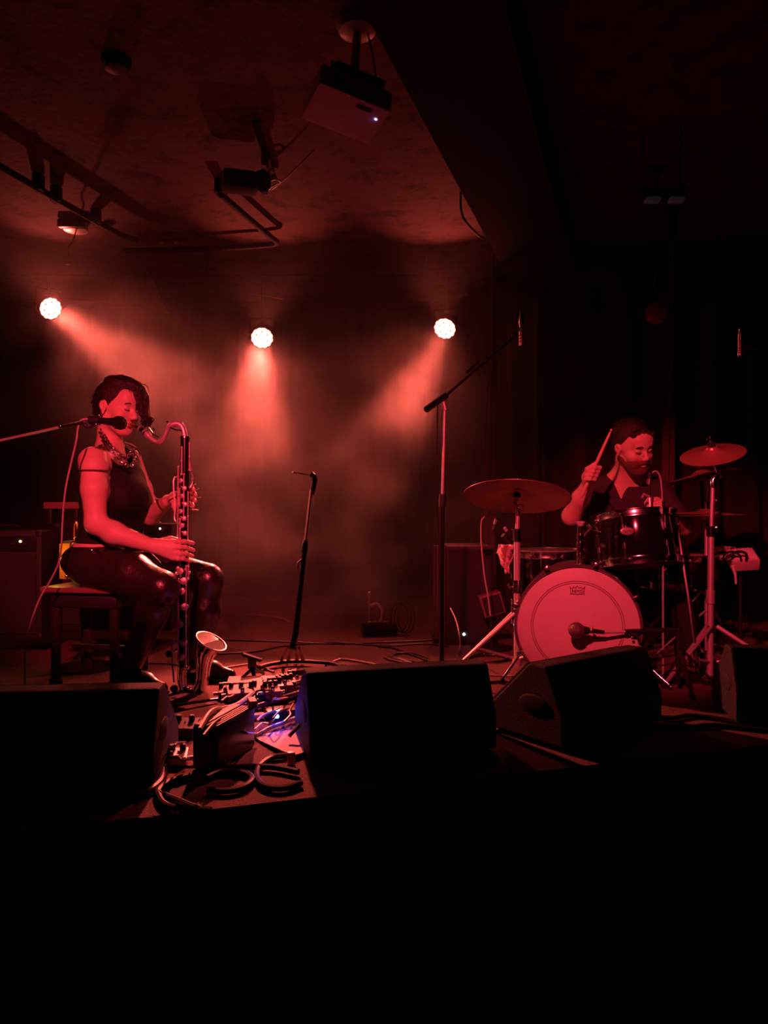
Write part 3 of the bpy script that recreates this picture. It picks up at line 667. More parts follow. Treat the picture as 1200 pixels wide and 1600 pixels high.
# far arm
elF = P(236, 806, 3.26); wrF = P(263, 783, 3.12)
SK += [rc(shF, P(222, 765, 3.30), .048, .042, .03), rc(P(222, 765, 3.30), elF, .042, .037, .02), rc(elF, wrF, .038, .025, .02)]
SK.append(el(P(274, 779, 3.07), (.030, .03, .030), None, .015)); SK.append(rc(wrF, P(278, 777, 3.06), .024, .018, .015))
for i, (y0, xa, ya, xb, yb) in enumerate(((766, 300, 762, 306, 766), (773, 303, 770, 309, 774), (781, 303, 779, 308, 783), (789, 300, 788, 305, 791))):
    SK += finger([P(282, y0, 3.055), P(292, y0-2, 3.045), P(xa, ya, 3.01), P(xb-3, yb, 2.975)], .0105, .0078)
SK += finger([P(272, 790, 3.05), P(276, 800, 3.03), P(281, 806, 3.02)], .012, .009)
# legs (inside the trousers)
hipN = P(150, 886, 3.08); hipF = P(190, 880, 3.30); knN = P(252, 918, 2.93); knF = P(326, 903, 3.22); anN = P(202, 1048, 3.0); anF = P(304, 1040, 3.22)
LEG = [el(P(160, 876, 3.17), (.14, .17, .085), yawm(math.radians(-27)), .05),
       rc(hipN, P(205, 898, 3.0), .092, .078, .04), rc(P(205, 898, 3.0), knN, .074, .055, .03), el(knN+Vector((.006, -.004, 0)), (.055, .052, .052), None, .03),
       rc(knN+Vector((0, 0, -.015)), P(236, 960, 2.95), .050, .052, .03), rc(P(236, 960, 2.95), anN, .052, .031, .03),
       rc(hipF, P(262, 890, 3.27), .09, .075, .04), rc(P(262, 890, 3.27), knF, .070, .053, .03),
       rc(knF+Vector((0, 0, -.015)), P(322, 955, 3.22), .050, .050, .03), rc(P(322, 955, 3.22), anF, .053, .034, .03)]
SK += [(*p[:-2], p[-2], p[-1]) for p in LEG]
body_w = sculpt('body', SK, .0036, SKIN, root_w)
# trousers with creases at hip and knee
TR = list(LEG)
rnd = random.Random(5)
for i in range(7):
    y0 = 868+i*5; TR.append(rc(P(165+i*3, y0, 3.0-.002*i), P(205+i*2, y0+6-i, 2.965), .012, .006, .018))
for i in range(5):
    TR.append(rc(P(248+i*3, 930+i*3, 2.885), P(268-i, 925+i*4, 2.90), .008, .005, .012))
for i in range(4):
    TR.append(rc(P(208+i*6, 872+i*3, 3.12), P(232+i*5, 868+i*5, 3.10), .014, .007, .016))
for i in range(4): TR.append(rc(P(196+i*3, 1015+i*8, 2.965), P(216-i, 1010+i*9, 2.97), .007, .005, .012))
tro = sculpt('trousers', TR, .0042, LEATHER, root_w, grow=.009)
MB().sweep(smooth_path([P(125, 858, 3.05), P(150, 862, 3.0), P(185, 862, 2.99), P(214, 852, 3.06)], 6), .008, 8, flat=.6).build('waistband', LEATHER, tro)
MB().ball(P(142, 860, 2.992), .008, 8, 6, (1.6, .6, 1)).build('belt_rivet', CHROME, tro)
# top: torso shape with neckline cut
TP = [p for p in TOR] + [rc(P(168, 716, 3.12), P(190, 714, 3.27), .05, .05, .05), rc(P(172, 722, 3.15), P(160, 719, 3.06), .05, .038, .04), rc(P(185, 722, 3.25), P(200, 722, 3.32), .05, .034, .04)]
TP += [el(P(190, 696, 3.12), (.062, .10, .085), axes((1, -.5, .3)), .01, True)]
sculpt('top', TP, .004, TOPK, root_w, grow=.007)
cs = sculpt('cap_sleeve', [rc(shN+Vector((-.004, -.002, .0)), P(147, 731, 3.0), .0605, .0590, .02), el(P(147, 762, 3.0), (.1, .1, .083), None, .003, True)], .0036, SKIN, root_w)
cs['label'] = 'short flesh-pink cap sleeve'
# boots
BOOT = mat('black boot leather', (.012, .01, .01), .3, 0)
for (an, toe) in ((anN, Vector((.16, -.10, 0))), (anF, Vector((.17, -.08, 0)))):
    g = Vector((an.x, an.y, 0)); bo_ = sculpt('boot', [rc(an+Vector((0, 0, .03)), g+Vector((0, 0, .06)), .044, .042, .02), rc(g+Vector((-.02, .01, .045)), g+toe*.55+Vector((0, 0, .04)), .042, .038, .03), rc(g+toe*.5+Vector((0, 0, .038)), g+toe+Vector((0, 0, .028)), .036, .026, .03),
        el(g+Vector((0, 0, -.10)), (.4, .4, .104), None, .004, True)], .0045, BOOT, root_w)
    yw = math.atan2(toe.y, toe.x)
    MB().box(g+toe*.42+Vector((0, 0, .008)), (.235, .075, .014), yawm(yw), .005).build('sole', RUBBER, bo_)
# hair: clipped sides, long swept top with a curl over the brow
HQ = hq
def HE(p, r, k=.012, sub=False): return el(HQ(*p), r, Rw, k, sub)
HR = [HE((-.022, 0, .038), (.096, .082, .088)), HE((-.062, 0, -.005), (.05, .066, .07), .02),
      HE((.085, 0, -.035), (.075, .12, .10), .006, True), HE((.055, -.088, -.035), (.052, .03, .08), .004, True), HE((.10, 0, .03), (.028, .09, .05), .006, True),
      HE((-.006, -.082, -.012), (.021, .018, .033), .004, True), HE((-.006, .082, -.012), (.021, .018, .033), .004, True),
      HE((.01, .01, .112), (.075, .058, .026), .02), HE((.055, .02, .098), (.045, .052, .026), .015), HE((.088, .03, .068), (.022, .045, .035), .012),
      HE((-.03, 0, .115), (.05, .055, .02), .015), HE((.104, .028, .035), (.010, .030, .035), .010)]
hair = sculpt('hair', HR, .0032, HAIR, root_w)
rnd = random.Random(11)
M = MB()
for i in range(110):
    y0 = rnd.uniform(-.055, .055); x0 = rnd.uniform(-.075, .01); h0 = .112+rnd.uniform(0, .018)-abs(y0)*.35-max(0, -x0-.03)*.4
    x1 = rnd.uniform(.045, .095); sw = rnd.uniform(-.004, .03)
    M.sweep(smooth_path([HQ(x0, y0, h0-.01), HQ(x0*.4+.0, y0+sw*.3, h0+.014+rnd.uniform(0, .008)), HQ(x1*.7, y0*.9+sw, .130-.2*abs(y0)+rnd.uniform(-.008, .006)), HQ(x1+.01, y0*.8+sw, .088+rnd.uniform(-.015, .015))], 4), [.0016]*12+[.0006], 4)
M.build('swept_strands', HAIR, hair)
M = MB()
for i in range(46):
    y0 = rnd.uniform(.0, .055); a = rnd.uniform(0, .02); z0 = .085+rnd.uniform(-.02, .015); out = rnd.uniform(-.006, .02); ln = rnd.uniform(.6, 1.15)
    pts = [HQ(.070, y0, z0+.02), HQ(.100+out*.3, y0+.004, z0-.012), HQ(.112+out*.5, y0+.008, .035*ln), HQ(.116+out, y0+.01, .0-.01*ln), HQ(.130+out*1.4, y0+.012, -.022*ln), HQ(.138+out*1.2, y0+.012, -.04*ln+a), HQ(.128+out, y0+.014, -.055*ln)]
    m_ = smooth_path(pts, 4); M.sweep(m_, [.0019]*(len(m_)-1)+[.0006], 4)
M.build('brow_curl', HAIR, hair)
M = MB()
for i in range(160):   # short clipped hair at the side and nape
    a = rnd.uniform(2.0, 4.6); z = rnd.uniform(-.07, .085); rr_ = math.sqrt(max(.05, 1-((z-.035)/.095)**2)) if z > .035 else 1-.5*max(0, -z)/.1
    x = -.022+.098*rr_*math.cos(a); y = .083*rr_*math.sin(a); 
    M.sweep([HQ(x, y, z), HQ(x*1.05-.004, y*1.04, z-.02)], [.0016, .0005], 4)
M.build('clipped_strands', HAIR, hair)
for sg in (1, -1):
    MB().sweep(smooth_path([HQ(.091, sg*.014, .021), HQ(.096, sg*.03, .027), HQ(.084, sg*.046, .021)], 4), [.0025]*4+[.0028]*4+[.001], 6).build('eyebrow', HAIR, body_w)
    MB().sweep(smooth_path([HQ(.0905, sg*.018, -.002), HQ(.0935, sg*.031, -.0045), HQ(.086, sg*.044, -.001)], 4), .0014, 5).build('eyelash', HAIR, body_w)
LIP = mat('painted lips', (.45, .12, .14), .35)
sculpt('lips', [HE((.0965, 0, -.058), (.0085, .019, .0052), .003), HE((.0945, 0, -.0685), (.009, .016, .0056), .003)], .0022, LIP, body_w)
MB().lathe(HQ(-.0, -.082, -.042), (0, -1, 0), [(.004, 0), (.004, .004)], 10).build('earring', SILVER, root_w)
MB().ball(HQ(-.0, -.083, -.05), .004, 8, 6).build('earring', BLACKM, root_w)
# chain necklace: separate links
def necklace(pts, n, r, nm):
    pp = smooth_path(pts, 10); L = [0]
    for i in range(1, len(pp)): L.append(L[-1]+(pp[i]-pp[i-1]).length)
    for i in range(n):
        s_ = L[-1]*(i+.5)/n; j = max(k for k in range(len(L)) if L[k] <= s_); j = min(j, len(pp)-2); f_ = (s_-L[j])/max(L[j+1]-L[j], 1e-6)
        c_ = pp[j].lerp(pp[j+1], f_); d = (pp[j+1]-pp[j]).normalized(); u, v_, _ = frame(d); a_ = u if i % 2 else v_
        ring = [c_+d*math.cos(t)*r*1.35+a_*math.sin(t)*r for t in [k*math.pi/4 for k in range(8)]]
        M = MB(); M.sweep(ring, r*.36, 5, closed=True); M.build(nm, SILVER, root_w)
necklace([P(157, 672, 3.10), P(163, 690, 3.035), P(176, 706, 3.02), P(190, 722, 3.03), P(205, 727, 3.05), P(212, 715, 3.12), P(208, 700, 3.18)], 26, .0085, 'necklace_link')
necklace([P(163, 680, 3.08), P(172, 695, 3.04), P(184, 708, 3.03), P(197, 716, 3.05), P(205, 706, 3.10)], 20, .007, 'necklace_link')
# neck strap of the instrument
tag(MB().sweep(smooth_path([P(196, 692, 3.17), P(204, 694, 3.13), P(215, 702, 3.10), P(222, 722, 3.07), P(232, 750, 3.04), P(243, 778, 3.02), P(262, 776, 3.01), P(277, 768, 3.0)], 6), .0045, 6, flat=.5).build('neck_strap', mat('strap web', (.5, .35, .35), .6)), 'thin strap running from the woman\'s neck to the clarinet', 'strap')
# bench
sc_ = P(165, 916, 3.18); bx, by = sc_.x, sc_.y
root = empty('bench', (bx, by, 0), 'black bench with a padded seat under the woman', 'bench')
zt = P(140, 913, 3.16).z
MB().box((bx-.02, by, zt-.012), (.36, .32, .024), yawm(-.2), .008).build('seat', mat('brown seat vinyl', (.25, .12, .12), .4), root)
MB().box((bx-.02, by, zt-.060), (.31, .27, .06), yawm(-.2), .02).build('cushion_frame', BLACKP, root)
for sx in (-1, 1):
    for sy in (-1, 1):
        o_ = yawm(-.2) @ Vector((sx*.135, sy*.115, 0)); o_ = Vector((bx-.02+o_.x, by+o_.y, 0))
        l_ = MB().sweep([o_+Vector((0, 0, zt-.09)), o_+Vector((0, 0, .012))], [.022, .02], 8).build('leg', RUBBER, root)
        MB().cyl(o_+Vector((0, 0, 0)), o_+Vector((0, 0, .022)), .026).build('foot', RUBBER, l_)
MB().box((bx-.02, by, .14), (.27, .02, .02), yawm(-.2), .004).build('stretcher', RUBBER, root)
# ================================================================== DRUMS
def lug(o, at, axis, n, L, root):
    """a lug casing with its tension rod; at: on the shell, axis: along the shell, n: outward"""
    M = MB(); M.lathe(at-axis*.018, axis, [(.004, 0), (.009, .006), (.009, .030), (.004, .036)], 10); M.build('lug', CHROME, root)
    MB().cyl(at+n*.004, at+n*.004+axis*L, .0035, None, 6).build('tension_rod', CHROME, root)
    MB().box(at+n*.003+axis*L, (.014, .014, .012), None, .003).build('claw', CHROME, root)
def drum(c_, axis, r, depth, name, label, nlug=8, headmat=HEADW, hoop=CHROME, ph=0.0, group=None):
    """c_: centre of the playing head; the axis points out of it"""
    c_ = Vector(c_); u, v_, d = frame(axis); root = empty(name, c_-d*depth, label, 'drum', group)
    MB().lathe(c_, d, [(r*.99, -.008), (r, -.012), (r, -depth+.012), (r*.99, -depth+.008)], 48).build('shell', SHELL, root)
    MB().lathe(c_, d, [(r*1.005, -.012), (r*1.005, -.004), (r*.97, .001), (.01, .001)], 48).build('batter_head', headmat, root)
    MB().lathe(c_, -d, [(r*1.005, depth-.012), (r*1.005, depth-.004), (r*.97, depth), (.01, depth)], 48).build('bottom_head', HEADW, root)
    for h0, s_ in ((0, 1), (-depth, -1)):
        cc = c_+d*h0; M = MB()
        M.lathe(cc, d*s_, [(r*1.012, -.022), (r*1.035, -.022), (r*1.04, -.018), (r*1.03, -.014), (r*1.03, .006), (r*1.045, .009), (r*1.045, .012), (r*1.012, .010)], 56, True); M.build('hoop', hoop, root)
    for i in range(nlug):
        a = 2*math.pi*(i+ph)/nlug; n = u*math.cos(a)+v_*math.sin(a)
        lug(root, c_-d*depth*.32+n*(r+.006), d, n, depth*.32-.01, root); lug(root, c_-d*depth*.68+n*(r+.006), -d, n, depth*.32-.01, root)
    return root
# bass drum
bd = P(902, 979, 3.07); nrm = Vector((-.25, -.968, .02)).normalized(); r = .247; dep = .42; u, v_, d = frame(nrm)
root = empty('bass_drum', (bd.x-nrm.x*.2, bd.y+.2, 0), 'bass drum with a pale front head printed with a thin double ring', 'drum')
MB().lathe(bd, d, [(r*.99, -.012), (r, -.02), (r, -dep+.02), (r*.99, -dep+.012)], 64).build('shell', SHELL, root)
MB().lathe(bd, d, [(r*1.0, -.012), (r*1.0, -.002), (r*.98, .0), (.01, .0)], 64).build('front_head', HEADW, root)
MB().lathe(bd, -d, [(r*1.0, dep-.012), (r*.98, dep), (.01, dep)], 64).build('batter_head', HEADW, root)
HOOPM = mat('bass drum hoop lacquer', (.10, .07, .07), .25, 0, coat=.8)
for h0, s_ in ((0, 1), (-dep, -1)):
    M = MB(); M.lathe(bd+d*h0, d*s_, [(r*1.0, -.030), (r*1.05, -.030), (r*1.052, -.022), (r*1.052, .006), (r*1.045, .012), (r*1.01, .012), (r*1.0, .006)], 72, True); M.build('hoop', HOOPM, root)
INK = mat('dark print ink', (.16, .07, .07), .5)
for rr_ in (.715*r*1.02, .74*r*1.03):
    M = MB(); M.lathe(bd+d*.0008, d, [(rr_-.0013, -.0005), (rr_-.0013, .0003), (rr_+.0013, .0003), (rr_+.0013, -.0005)], 80, True); M.build('printed_ring', INK, root)
def onhead(a, h): # a to the right in view, h up
    rt = Vector((0, 0, 1)).cross(d).normalized(); return bd+rt*a+Vector((0, 0, 1))*h+d*.0012
for yy, amp in ((.160, 1), (.142, -.35)):
    pts = []
    for i, (a, h) in enumerate(((-.030, .012), (-.026, .002), (-.018, .004), (-.014, .010), (-.008, .004), (0, .014), (.008, .004), (.014, .010), (.018, .004), (.026, .002), (.030, .012))): pts.append(onhead(a, yy+h*amp-.004))
    MB().sweep(pts, .0011, 4).build('printed_crown', INK, root)
for a in (-1, 1): MB().sweep([onhead(.030*a, .168), onhead(.026*a, .141)], .0011, 4).build('printed_crown', INK, root)
tx = bpy.data.curves.new('lettering', 'FONT'); tx.body = 'REMO'; tx.size = .017; tx.align_x = 'CENTER'; tx.align_y = 'CENTER'; tx.extrude = .0004
to = bpy.data.objects.new('printed_lettering', tx); COL.objects.link(to); tx.materials.append(INK)
rt = Vector((0, 0, 1)).cross(d).normalized(); up_ = d.cross(rt); pos = onhead(0, .147)
to.matrix_world = Matrix(((rt.x, up_.x, d.x, pos.x), (rt.y, up_.y, d.y, pos.y), (rt.z, up_.z, d.z, pos.z), (0, 0, 0, 1)))
mw = to.matrix_world.copy(); bpy.context.view_layer.update(); dg = bpy.context.evaluated_depsgraph_get()
lm = bpy.data.meshes.new_from_object(to.evaluated_get(dg)); bpy.data.objects.remove(to); lm.materials.clear(); lm.transform(mw)
link_mesh('printed_lettering', lm, INK, root, False)
for i in range(8):
    a = 2*math.pi*(i+.62)/8; n = u*math.cos(a)+v_*math.sin(a)
    M = MB(); p = bd+n*(r*1.06)
    M.box(p+d*-.004, (.022, .034, .03), Matrix((( -n.cross(d)).to_tuple(), d.to_tuple(), n.to_tuple())).transposed(), .004); M.build('claw_hook', CHROME, root)
    MB().cyl(p-d*.02+n*.012, p-d*.13+n*.012, .004, None, 6).build('tension_rod', CHROME, root)
    MB().cyl(p+d*.012+n*.012, p-d*.01+n*.012, .006, None, 8).build('rod_head', CHROME, root)
    MB().lathe(p-d*.14+n*.004, -d, [(.004, -.02), (.009, -.01), (.009, .03), (.004, .04)], 8).build('lug', CHROME, root)
for sx in (-1, 1):
    b0 = bd-d*.10+rt*sx*r*.86+Vector((0, 0, -.10)); b1 = Vector((b0.x+sx*.13, b0.y-.12, .012))
    s_ = MB().cyl(b0, b1, .006).build('spur', CHROME, root); MB().cyl(b1.lerp(b0, .06), b1+Vector((0, 0, -.010)), .009).build('spur_tip', RUBBER, s_)
# tom post on the bass drum
tp_ = P(905, 896, 3.25)
MB().box(tp_+Vector((0, .0, -.008)), (.06, .08, .03), None, .006).build('tom_bracket', CHROME, root)
MB().cyl(tp_, P(907, 822, 3.25), .0135).build('tom_post', CHROME, root)
for y_ in (884, 868, 850, 838): MB().lathe(P(907, y_, 3.25), (0, 0, 1), [(.018, -.012), (.020, 0), (.018, .012)], 12).build('post_collar', CHROME, root)
MB().lathe(P(907, 817, 3.25), (0, 0, 1), [(.006, -.02), (.022, 0), (.024, .004), (.01, .008)], 14).build('post_cap', IVORY, root)
MB().sweep([P(907, 845, 3.25), P(922, 828, 3.24), P(940, 836, 3.24)], .008, 8).build('tom_arm', CHROME, root)
MB().sweep([P(917, 820, 3.24), P(924, 826, 3.235), P(933, 820, 3.24)], .007, 8).build('wing_nut', CHROME, root)
# rack tom
tc_ = P(994, 806, 3.34); ax = Vector((-.05, .16, .98)).normalized()
rtom = drum(tc_, ax, .168, .215, 'rack_tom', 'glossy black tom with an oval metal badge above the bass drum', 6, ph=.35)
bp_ = P(980, 830, 3.17)
MB().ball(bp_, .030, 24, 10, (1, .12, .58)).build('badge', mat('badge metal', (.8, .6, .55), .4, .6), rtom)
M = MB()
pts = [bp_+Vector((x, -.0042+abs(x)*.05, .004*math.sin(x*260))) for x in [(-.016+.002*k) for k in range(17)]]
M.sweep(pts, .0014, 4); M.build('badge_print', INK, rtom)
# floor tom
drum(P(856, 862, 3.72), (-.02, -.02, 1), .185, .36, 'floor_tom', 'dark floor tom behind the crash stand with a thin bright hoop', 8, ph=.2)
for a in (3.6, 5.0, 1.3):
    q = P(856, 862, 3.72)+Vector((math.cos(a)*.20, math.sin(a)*.20, 0)); o = bpy.data.objects['floor_tom']
    MB().cyl(Vector((q.x, q.y, .0)), Vector((q.x, q.y, q.z-.05)), .006).build('leg', CHROME, o)
    MB().box((q.x-math.cos(a)*.008, q.y-math.sin(a)*.008, q.z-.14), (.03, .03, .04), None, .004).build('leg_bracket', CHROME, o)
# snare
sn = drum(P(1052, 868, 3.62), (.0, -.02, 1), .175, .14, 'snare_drum', 'snare drum with bright hoops half hidden behind the tom', 8, ph=.1)
sb = P(1052, 868, 3.62); MB().cyl((sb.x, sb.y, .2), (sb.x, sb.y, sb.z-.18), .011).build('stand_post', BLACKM, sn)
for k in range(3):
    a = .5+k*2.1; MB().sweep([Vector((sb.x, sb.y, sb.z-.2)), Vector((sb.x+math.cos(a)*.17, sb.y+math.sin(a)*.17, sb.z-.155)), Vector((sb.x+math.cos(a)*.185, sb.y+math.sin(a)*.185, sb.z-.13))], .006, 6).build('basket_arm', STEEL, sn)
    MB().sweep([Vector((sb.x, sb.y, .28)), Vector((sb.x+math.cos(a)*.22, sb.y+math.sin(a)*.22, .012))], .009, 6).build('leg', BLACKM, sn)
# cymbals and stands
def cymbal(c_, n, r, name, label, parent=None, dome=.045):
    c_ = Vector(c_); root = empty(name, c_, label, 'cymbal')
    pr = [(.006, .030), (.022, .028), (.045*r/.24, .022), (.06*r/.24, .012), (r*.5, .004), (r*.85, -.004), (r, -.009), (r, -.0105), (r*.85, -.0055), (r*.5, .0025), (.06*r/.24, .0105), (.045*r/.24, .0205), (.022, .0265), (.006, .0285)]
    M = MB(); M.lathe(c_, n, pr, 64, True); M.build('bronze_plate', BRONZEG, root)
    n_ = Vector(n).normalized()
    MB().cyl(c_+n_*.028, c_+n_*.045, .016).build('felt', RUBBER, root)
    MB().cyl(c_+n_*.012, c_-n_*.006, .016).build('felt', RUBBER, root)
    MB().cyl(c_-n_*.03, c_+n_*.078, .004).build('tilter_rod', CHROME, root)
    M = MB(); M.cyl(c_+n_*.045, c_+n_*.058, .007); M.box(c_+n_*.062, (.036, .006, .014), None, .002); M.build('wing_nut', CHROME, root)
    return root
BRONZEG = mat('lathed cymbal bronze', (.6, .28, .2), .34, .5, var=.25, scale=7)
nt = BRONZEG.node_tree; b_ = nprinc(BRONZEG); tcn = nt.nodes.new('ShaderNodeTexCoord'); wv = nt.nodes.new('ShaderNodeTexNoise'); wv.inputs['Scale'].default_value = 40
ln = nt.nodes.new('ShaderNodeVectorMath'); ln.operation = 'LENGTH'; nt.links.new(tcn.outputs['Object'], ln.inputs[0])
ml = nt.nodes.new('ShaderNodeMath'); ml.operation = 'MULTIPLY'; ml.inputs[1].default_value = 900; sn_ = nt.nodes.new('ShaderNodeMath'); sn_.operation = 'SINE'
nt.links.new(ln.outputs['Value'], ml.inputs[0]); nt.links.new(ml.outputs[0], sn_.inputs[0])
bmp = nt.nodes.new('ShaderNodeBump'); bmp.inputs['Strength'].default_value = .35; bmp.inputs['Distance'].default_value = .001; nt.links.new(sn_.outputs[0], bmp.inputs['Height']); nt.links.new(bmp.outputs['Normal'], b_.inputs['Normal'])
Yl = 3.3
cn = Vector((.10, .30, 1)).normalized()
cymbal(P(808, 774, Yl), cn, .238, 'crash_cymbal', 'large bronze crash cymbal at the left of the drum kit')
root = empty('cymbal_stand', F(808, 1052), 'chrome cymbal stand left of the bass drum, under the large crash', 'cymbal stand')
xb = P(808, 900, Yl).x; Bq = Vector((xb, Yl, 0))
def up(px, y): return P(px, y, Yl)
MB().cyl(Bq+Vector((0, 0, .05)), up(808, 838), .0145).build('lower_tube', STEEL, root)
MB().cyl(up(808, 840), up(809, 803), .0098).build('upper_tube', STEEL, root)
MB().cyl(up(808, 846), up(808, 826), .0195).build('height_clamp', CHROME, root)
MB().sweep([up(808, 828), up(799, 826)], .006, 8).build('clamp_screw', CHROME, root)
MB().sweep([up(809, 806), up(809, 795), up(804, 785), P(808, 776, Yl)], [.012, .010, .009, .007], 10).build('tilter', CHROME, root)
MB().lathe(up(813, 792), (1, -.4, 0), [(.012, -.005), (.013, .012), (.006, .016)], 12).build('tilter_nut', CHROME, root)
MB().cyl(up(808, 926), up(808, 906), .0195).build('height_clamp', CHROME, root)
MB().sweep(smooth_path([up(806, 915), up(797, 918), up(794, 912)], 3), .006, 8).build('clamp_screw', CHROME, root)
MB().cyl(up(808, 965), up(808, 952), .021).build('leg_collar', BLACKP, root)
MB().cyl(up(808, 1040), up(808, 1030), .021).build('leg_collar', STEEL, root)
zt_ = up(808, 958).z
for a_, rch in ((3.55, .36), (5.15, .30), (1.2, .33)):
    dd = Vector((math.cos(a_), math.sin(a_), 0)); h_ = Bq+dd*.02+Vector((0, 0, zt_)); f_ = Bq+dd*rch+Vector((0, 0, .014))
    sd = Vector((-dd.y, dd.x, 0))*.010
    lg = MB().sweep([h_+sd, f_], .0065, 6).build('leg', STEEL, root); MB().sweep([h_-sd, f_], .0065, 6).build('leg', STEEL, root)
    MB().sweep([Bq+dd*.02+Vector((0, 0, .07)), h_.lerp(f_, .55)], .006, 6).build('brace', STEEL, root)
    MB().cyl(f_+dd*-.01+Vector((0, 0, .012)), f_+dd*.008-Vector((0, 0, .012)), .011).build('rubber_foot', RUBBER, lg)
# right stand
Yr = 3.22; Br = Vector((P(1112, 900, Yr).x, Yr, 0))
root = empty('cymbal_stand', Br, 'chrome cymbal stand at the right of the kit, behind the dim floor monitor', 'cymbal stand')
def ur(px, y): return P(px, y, Yr)
MB().cyl(ur(1109, 1062)*1, ur(1111, 838), .0145).build('lower_tube', STEEL, root)
MB().cyl(ur(1111, 840), ur(1114, 756), .0085).build('upper_tube', STEEL, root)
MB().cyl(ur(1111, 838), ur(1111, 822), .0195).build('height_clamp', CHROME, root)
MB().lathe(ur(1118, 825), (1, -.5, .2), [(.010, -.006), (.017, 0), (.017, .006), (.008, .009)], 12).build('clamp_screw', CHROME, root)
MB().cyl(ur(1110, 943), ur(1110, 922), .0195).build('height_clamp', STEEL, root)
MB().sweep([ur(1108, 926), ur(1095, 925), ur(1082, 940)], [.006, .006, .004], 8).build('clamp_lever', CHROME, root)
MB().cyl(ur(1110, 986), ur(1110, 977), .024).build('leg_collar', BLACKP, root)
MB().sweep([ur(1114, 762), ur(1114, 750), ur(1119, 744), ur(1124, 738)], [.012, .013, .012, .010], 10).build('tilter', CHROME, root)
MB().lathe(ur(1125, 741), (1, -.3, .3), [(.014, -.004), (.014, .006), (.006, .01)], 12).build('tilter_nut', CHROME, root)
MB().lathe(ur(1118, 783), (1, -.4, 0), [(.006, -.004), (.017, 0), (.017, .005), (.006, .008)], 12).build('memory_lock', CHROME, root)
zt_ = ur(1110, 978).z
for a_, rch in ((-.55, .36), (3.75, .34), (1.5, .34)):
    dd = Vector((math.cos(a_), math.sin(a_), 0)); h_ = Br+dd*.02+Vector((0, 0, zt_)); f_ = Br+dd*rch+Vector((0, 0, .014)); sd = Vector((-dd.y, dd.x, 0))*.010
    lg = MB().sweep([h_+sd, f_], .0075, 6).build('leg', STEEL, root); MB().sweep([h_-sd, f_], .0075, 6).build('leg', STEEL, root)
    MB().sweep([Br+dd*.02+Vector((0, 0, .07)), h_.lerp(f_, .55)], .006, 6).build('brace', STEEL, root)
    MB().cyl(f_+dd*-.01+Vector((0, 0, .012)), f_+dd*.008-Vector((0, 0, .012)), .011).build('rubber_foot', RUBBER, lg)
cymbal(P(1113, 707, Yr), Vector((-.28, -.36, 1)), .135, 'splash_cymbal', 'small bright bronze cymbal tilted on the right stand')
MB().sweep([ur(1122, 740), P(1113, 718, Yr)], .006, 8).build('tilter_rod', CHROME, root)
# hi-hat
Yh = 3.55; hb = P(1104, 804, Yh)
root = empty('hi_hat', (hb.x, hb.y, 0), 'hi-hat pair seen edge-on behind the right cymbal stand', 'cymbal')
for s_ in (1, -1):
    M = MB(); M.lathe(hb+Vector((0, 0, s_*.006)), (0.02, 0, s_), [(.006, .022), (.03, .02), (.045, .008), (.18, -.004), (.18, -.0055), (.045, .0065), (.03, .0185), (.006, .0205)], 48, True); M.build('cymbal_plate', BRONZEG, root)
MB().cyl((hb.x, hb.y, .05), hb+Vector((0, 0, -.02)), .010).build('tube', STEEL, root)
MB().cyl(hb, P(1107, 752, Yh), .0035).build('pull_rod', CHROME, root)
MB().cyl(hb+Vector((0, 0, .02)), hb+Vector((0, 0, .06)), .011).build('clutch', CHROME, root)
for k in range(3):
    a = .9+k*2.09; MB().sweep([Vector((hb.x, hb.y, .25)), Vector((hb.x+math.cos(a)*.25, hb.y+math.sin(a)*.25, .012))], .008, 6).build('leg', BLACKM, root)
cymbal(P(1096, 743, 3.75), Vector((-.18, .10, 1)), .19, 'dark_crash_cymbal', 'dark crash cymbal behind the small tilted one')
dk = P(1096, 743, 3.75)
dr = empty('cymbal_stand', (dk.x+.03, dk.y+.05, 0), 'dark stand hidden behind the hi-hat, under the dark crash', 'cymbal stand')
MB().sweep([Vector((dk.x+.03, dk.y+.05, .02)), Vector((dk.x+.03, dk.y+.05, dk.z-.12)), dk+Vector((0, 0, -.03))], .009, 8).build('tube', BLACKM, dr)
tripod(dr, Vector((dk.x+.03, dk.y+.05, 0)), .3, .26, (.8, 2.9, 5.0), BLACKM)
# ------------------------------------------------------------------ percussion pad cluster at right
Yp_ = 3.35
root = empty('percussion_pad', P(1150, 872, Yp_), 'pale boxy percussion pad with knobs at the right of the kit', 'percussion')
Rp = yawm(-.15) @ Matrix.Rotation(-.08, 3, 'Y') @ Matrix.Rotation(.5, 3, 'X')
pc2 = P(1160, 874, Yp_)
MB().box(pc2, (.115, .11, .055), Rp, .006).build('casing', mat('pale pad casing', (.6, .42, .42), .5), root)
MB().box(pc2+Rp @ Vector((0, -.0, .029)), (.10, .09, .006), Rp, .003).build('top_plate', IVORY, root)
for k in range(3): MB().lathe(pc2+Rp @ Vector((-.035+.035*k, .035, .03)), Rp @ Vector((0, 0, 1)), [(.008, 0), (.007, .012)], 10).build('knob', CHROME, root)
MB().sweep(smooth_path([P(1136, 872, Yp_-.06), P(1146, 864, Yp_-.07), P(1158, 862, Yp_-.07), P(1166, 866, Yp_-.07), P(1166, 876, Yp_-.06)], 5), .006, 8).build('clamp_loop', BLACKM, root)
MB().sweep(smooth_path([P(1130, 878, Yp_-.05), P(1132, 866, Yp_-.06), P(1144, 862, Yp_-.06), P(1156, 868, Yp_-.06), P(1158, 878, Yp_-.05)], 5), .005, 8).build('clamp_loop', BLACKM, root)
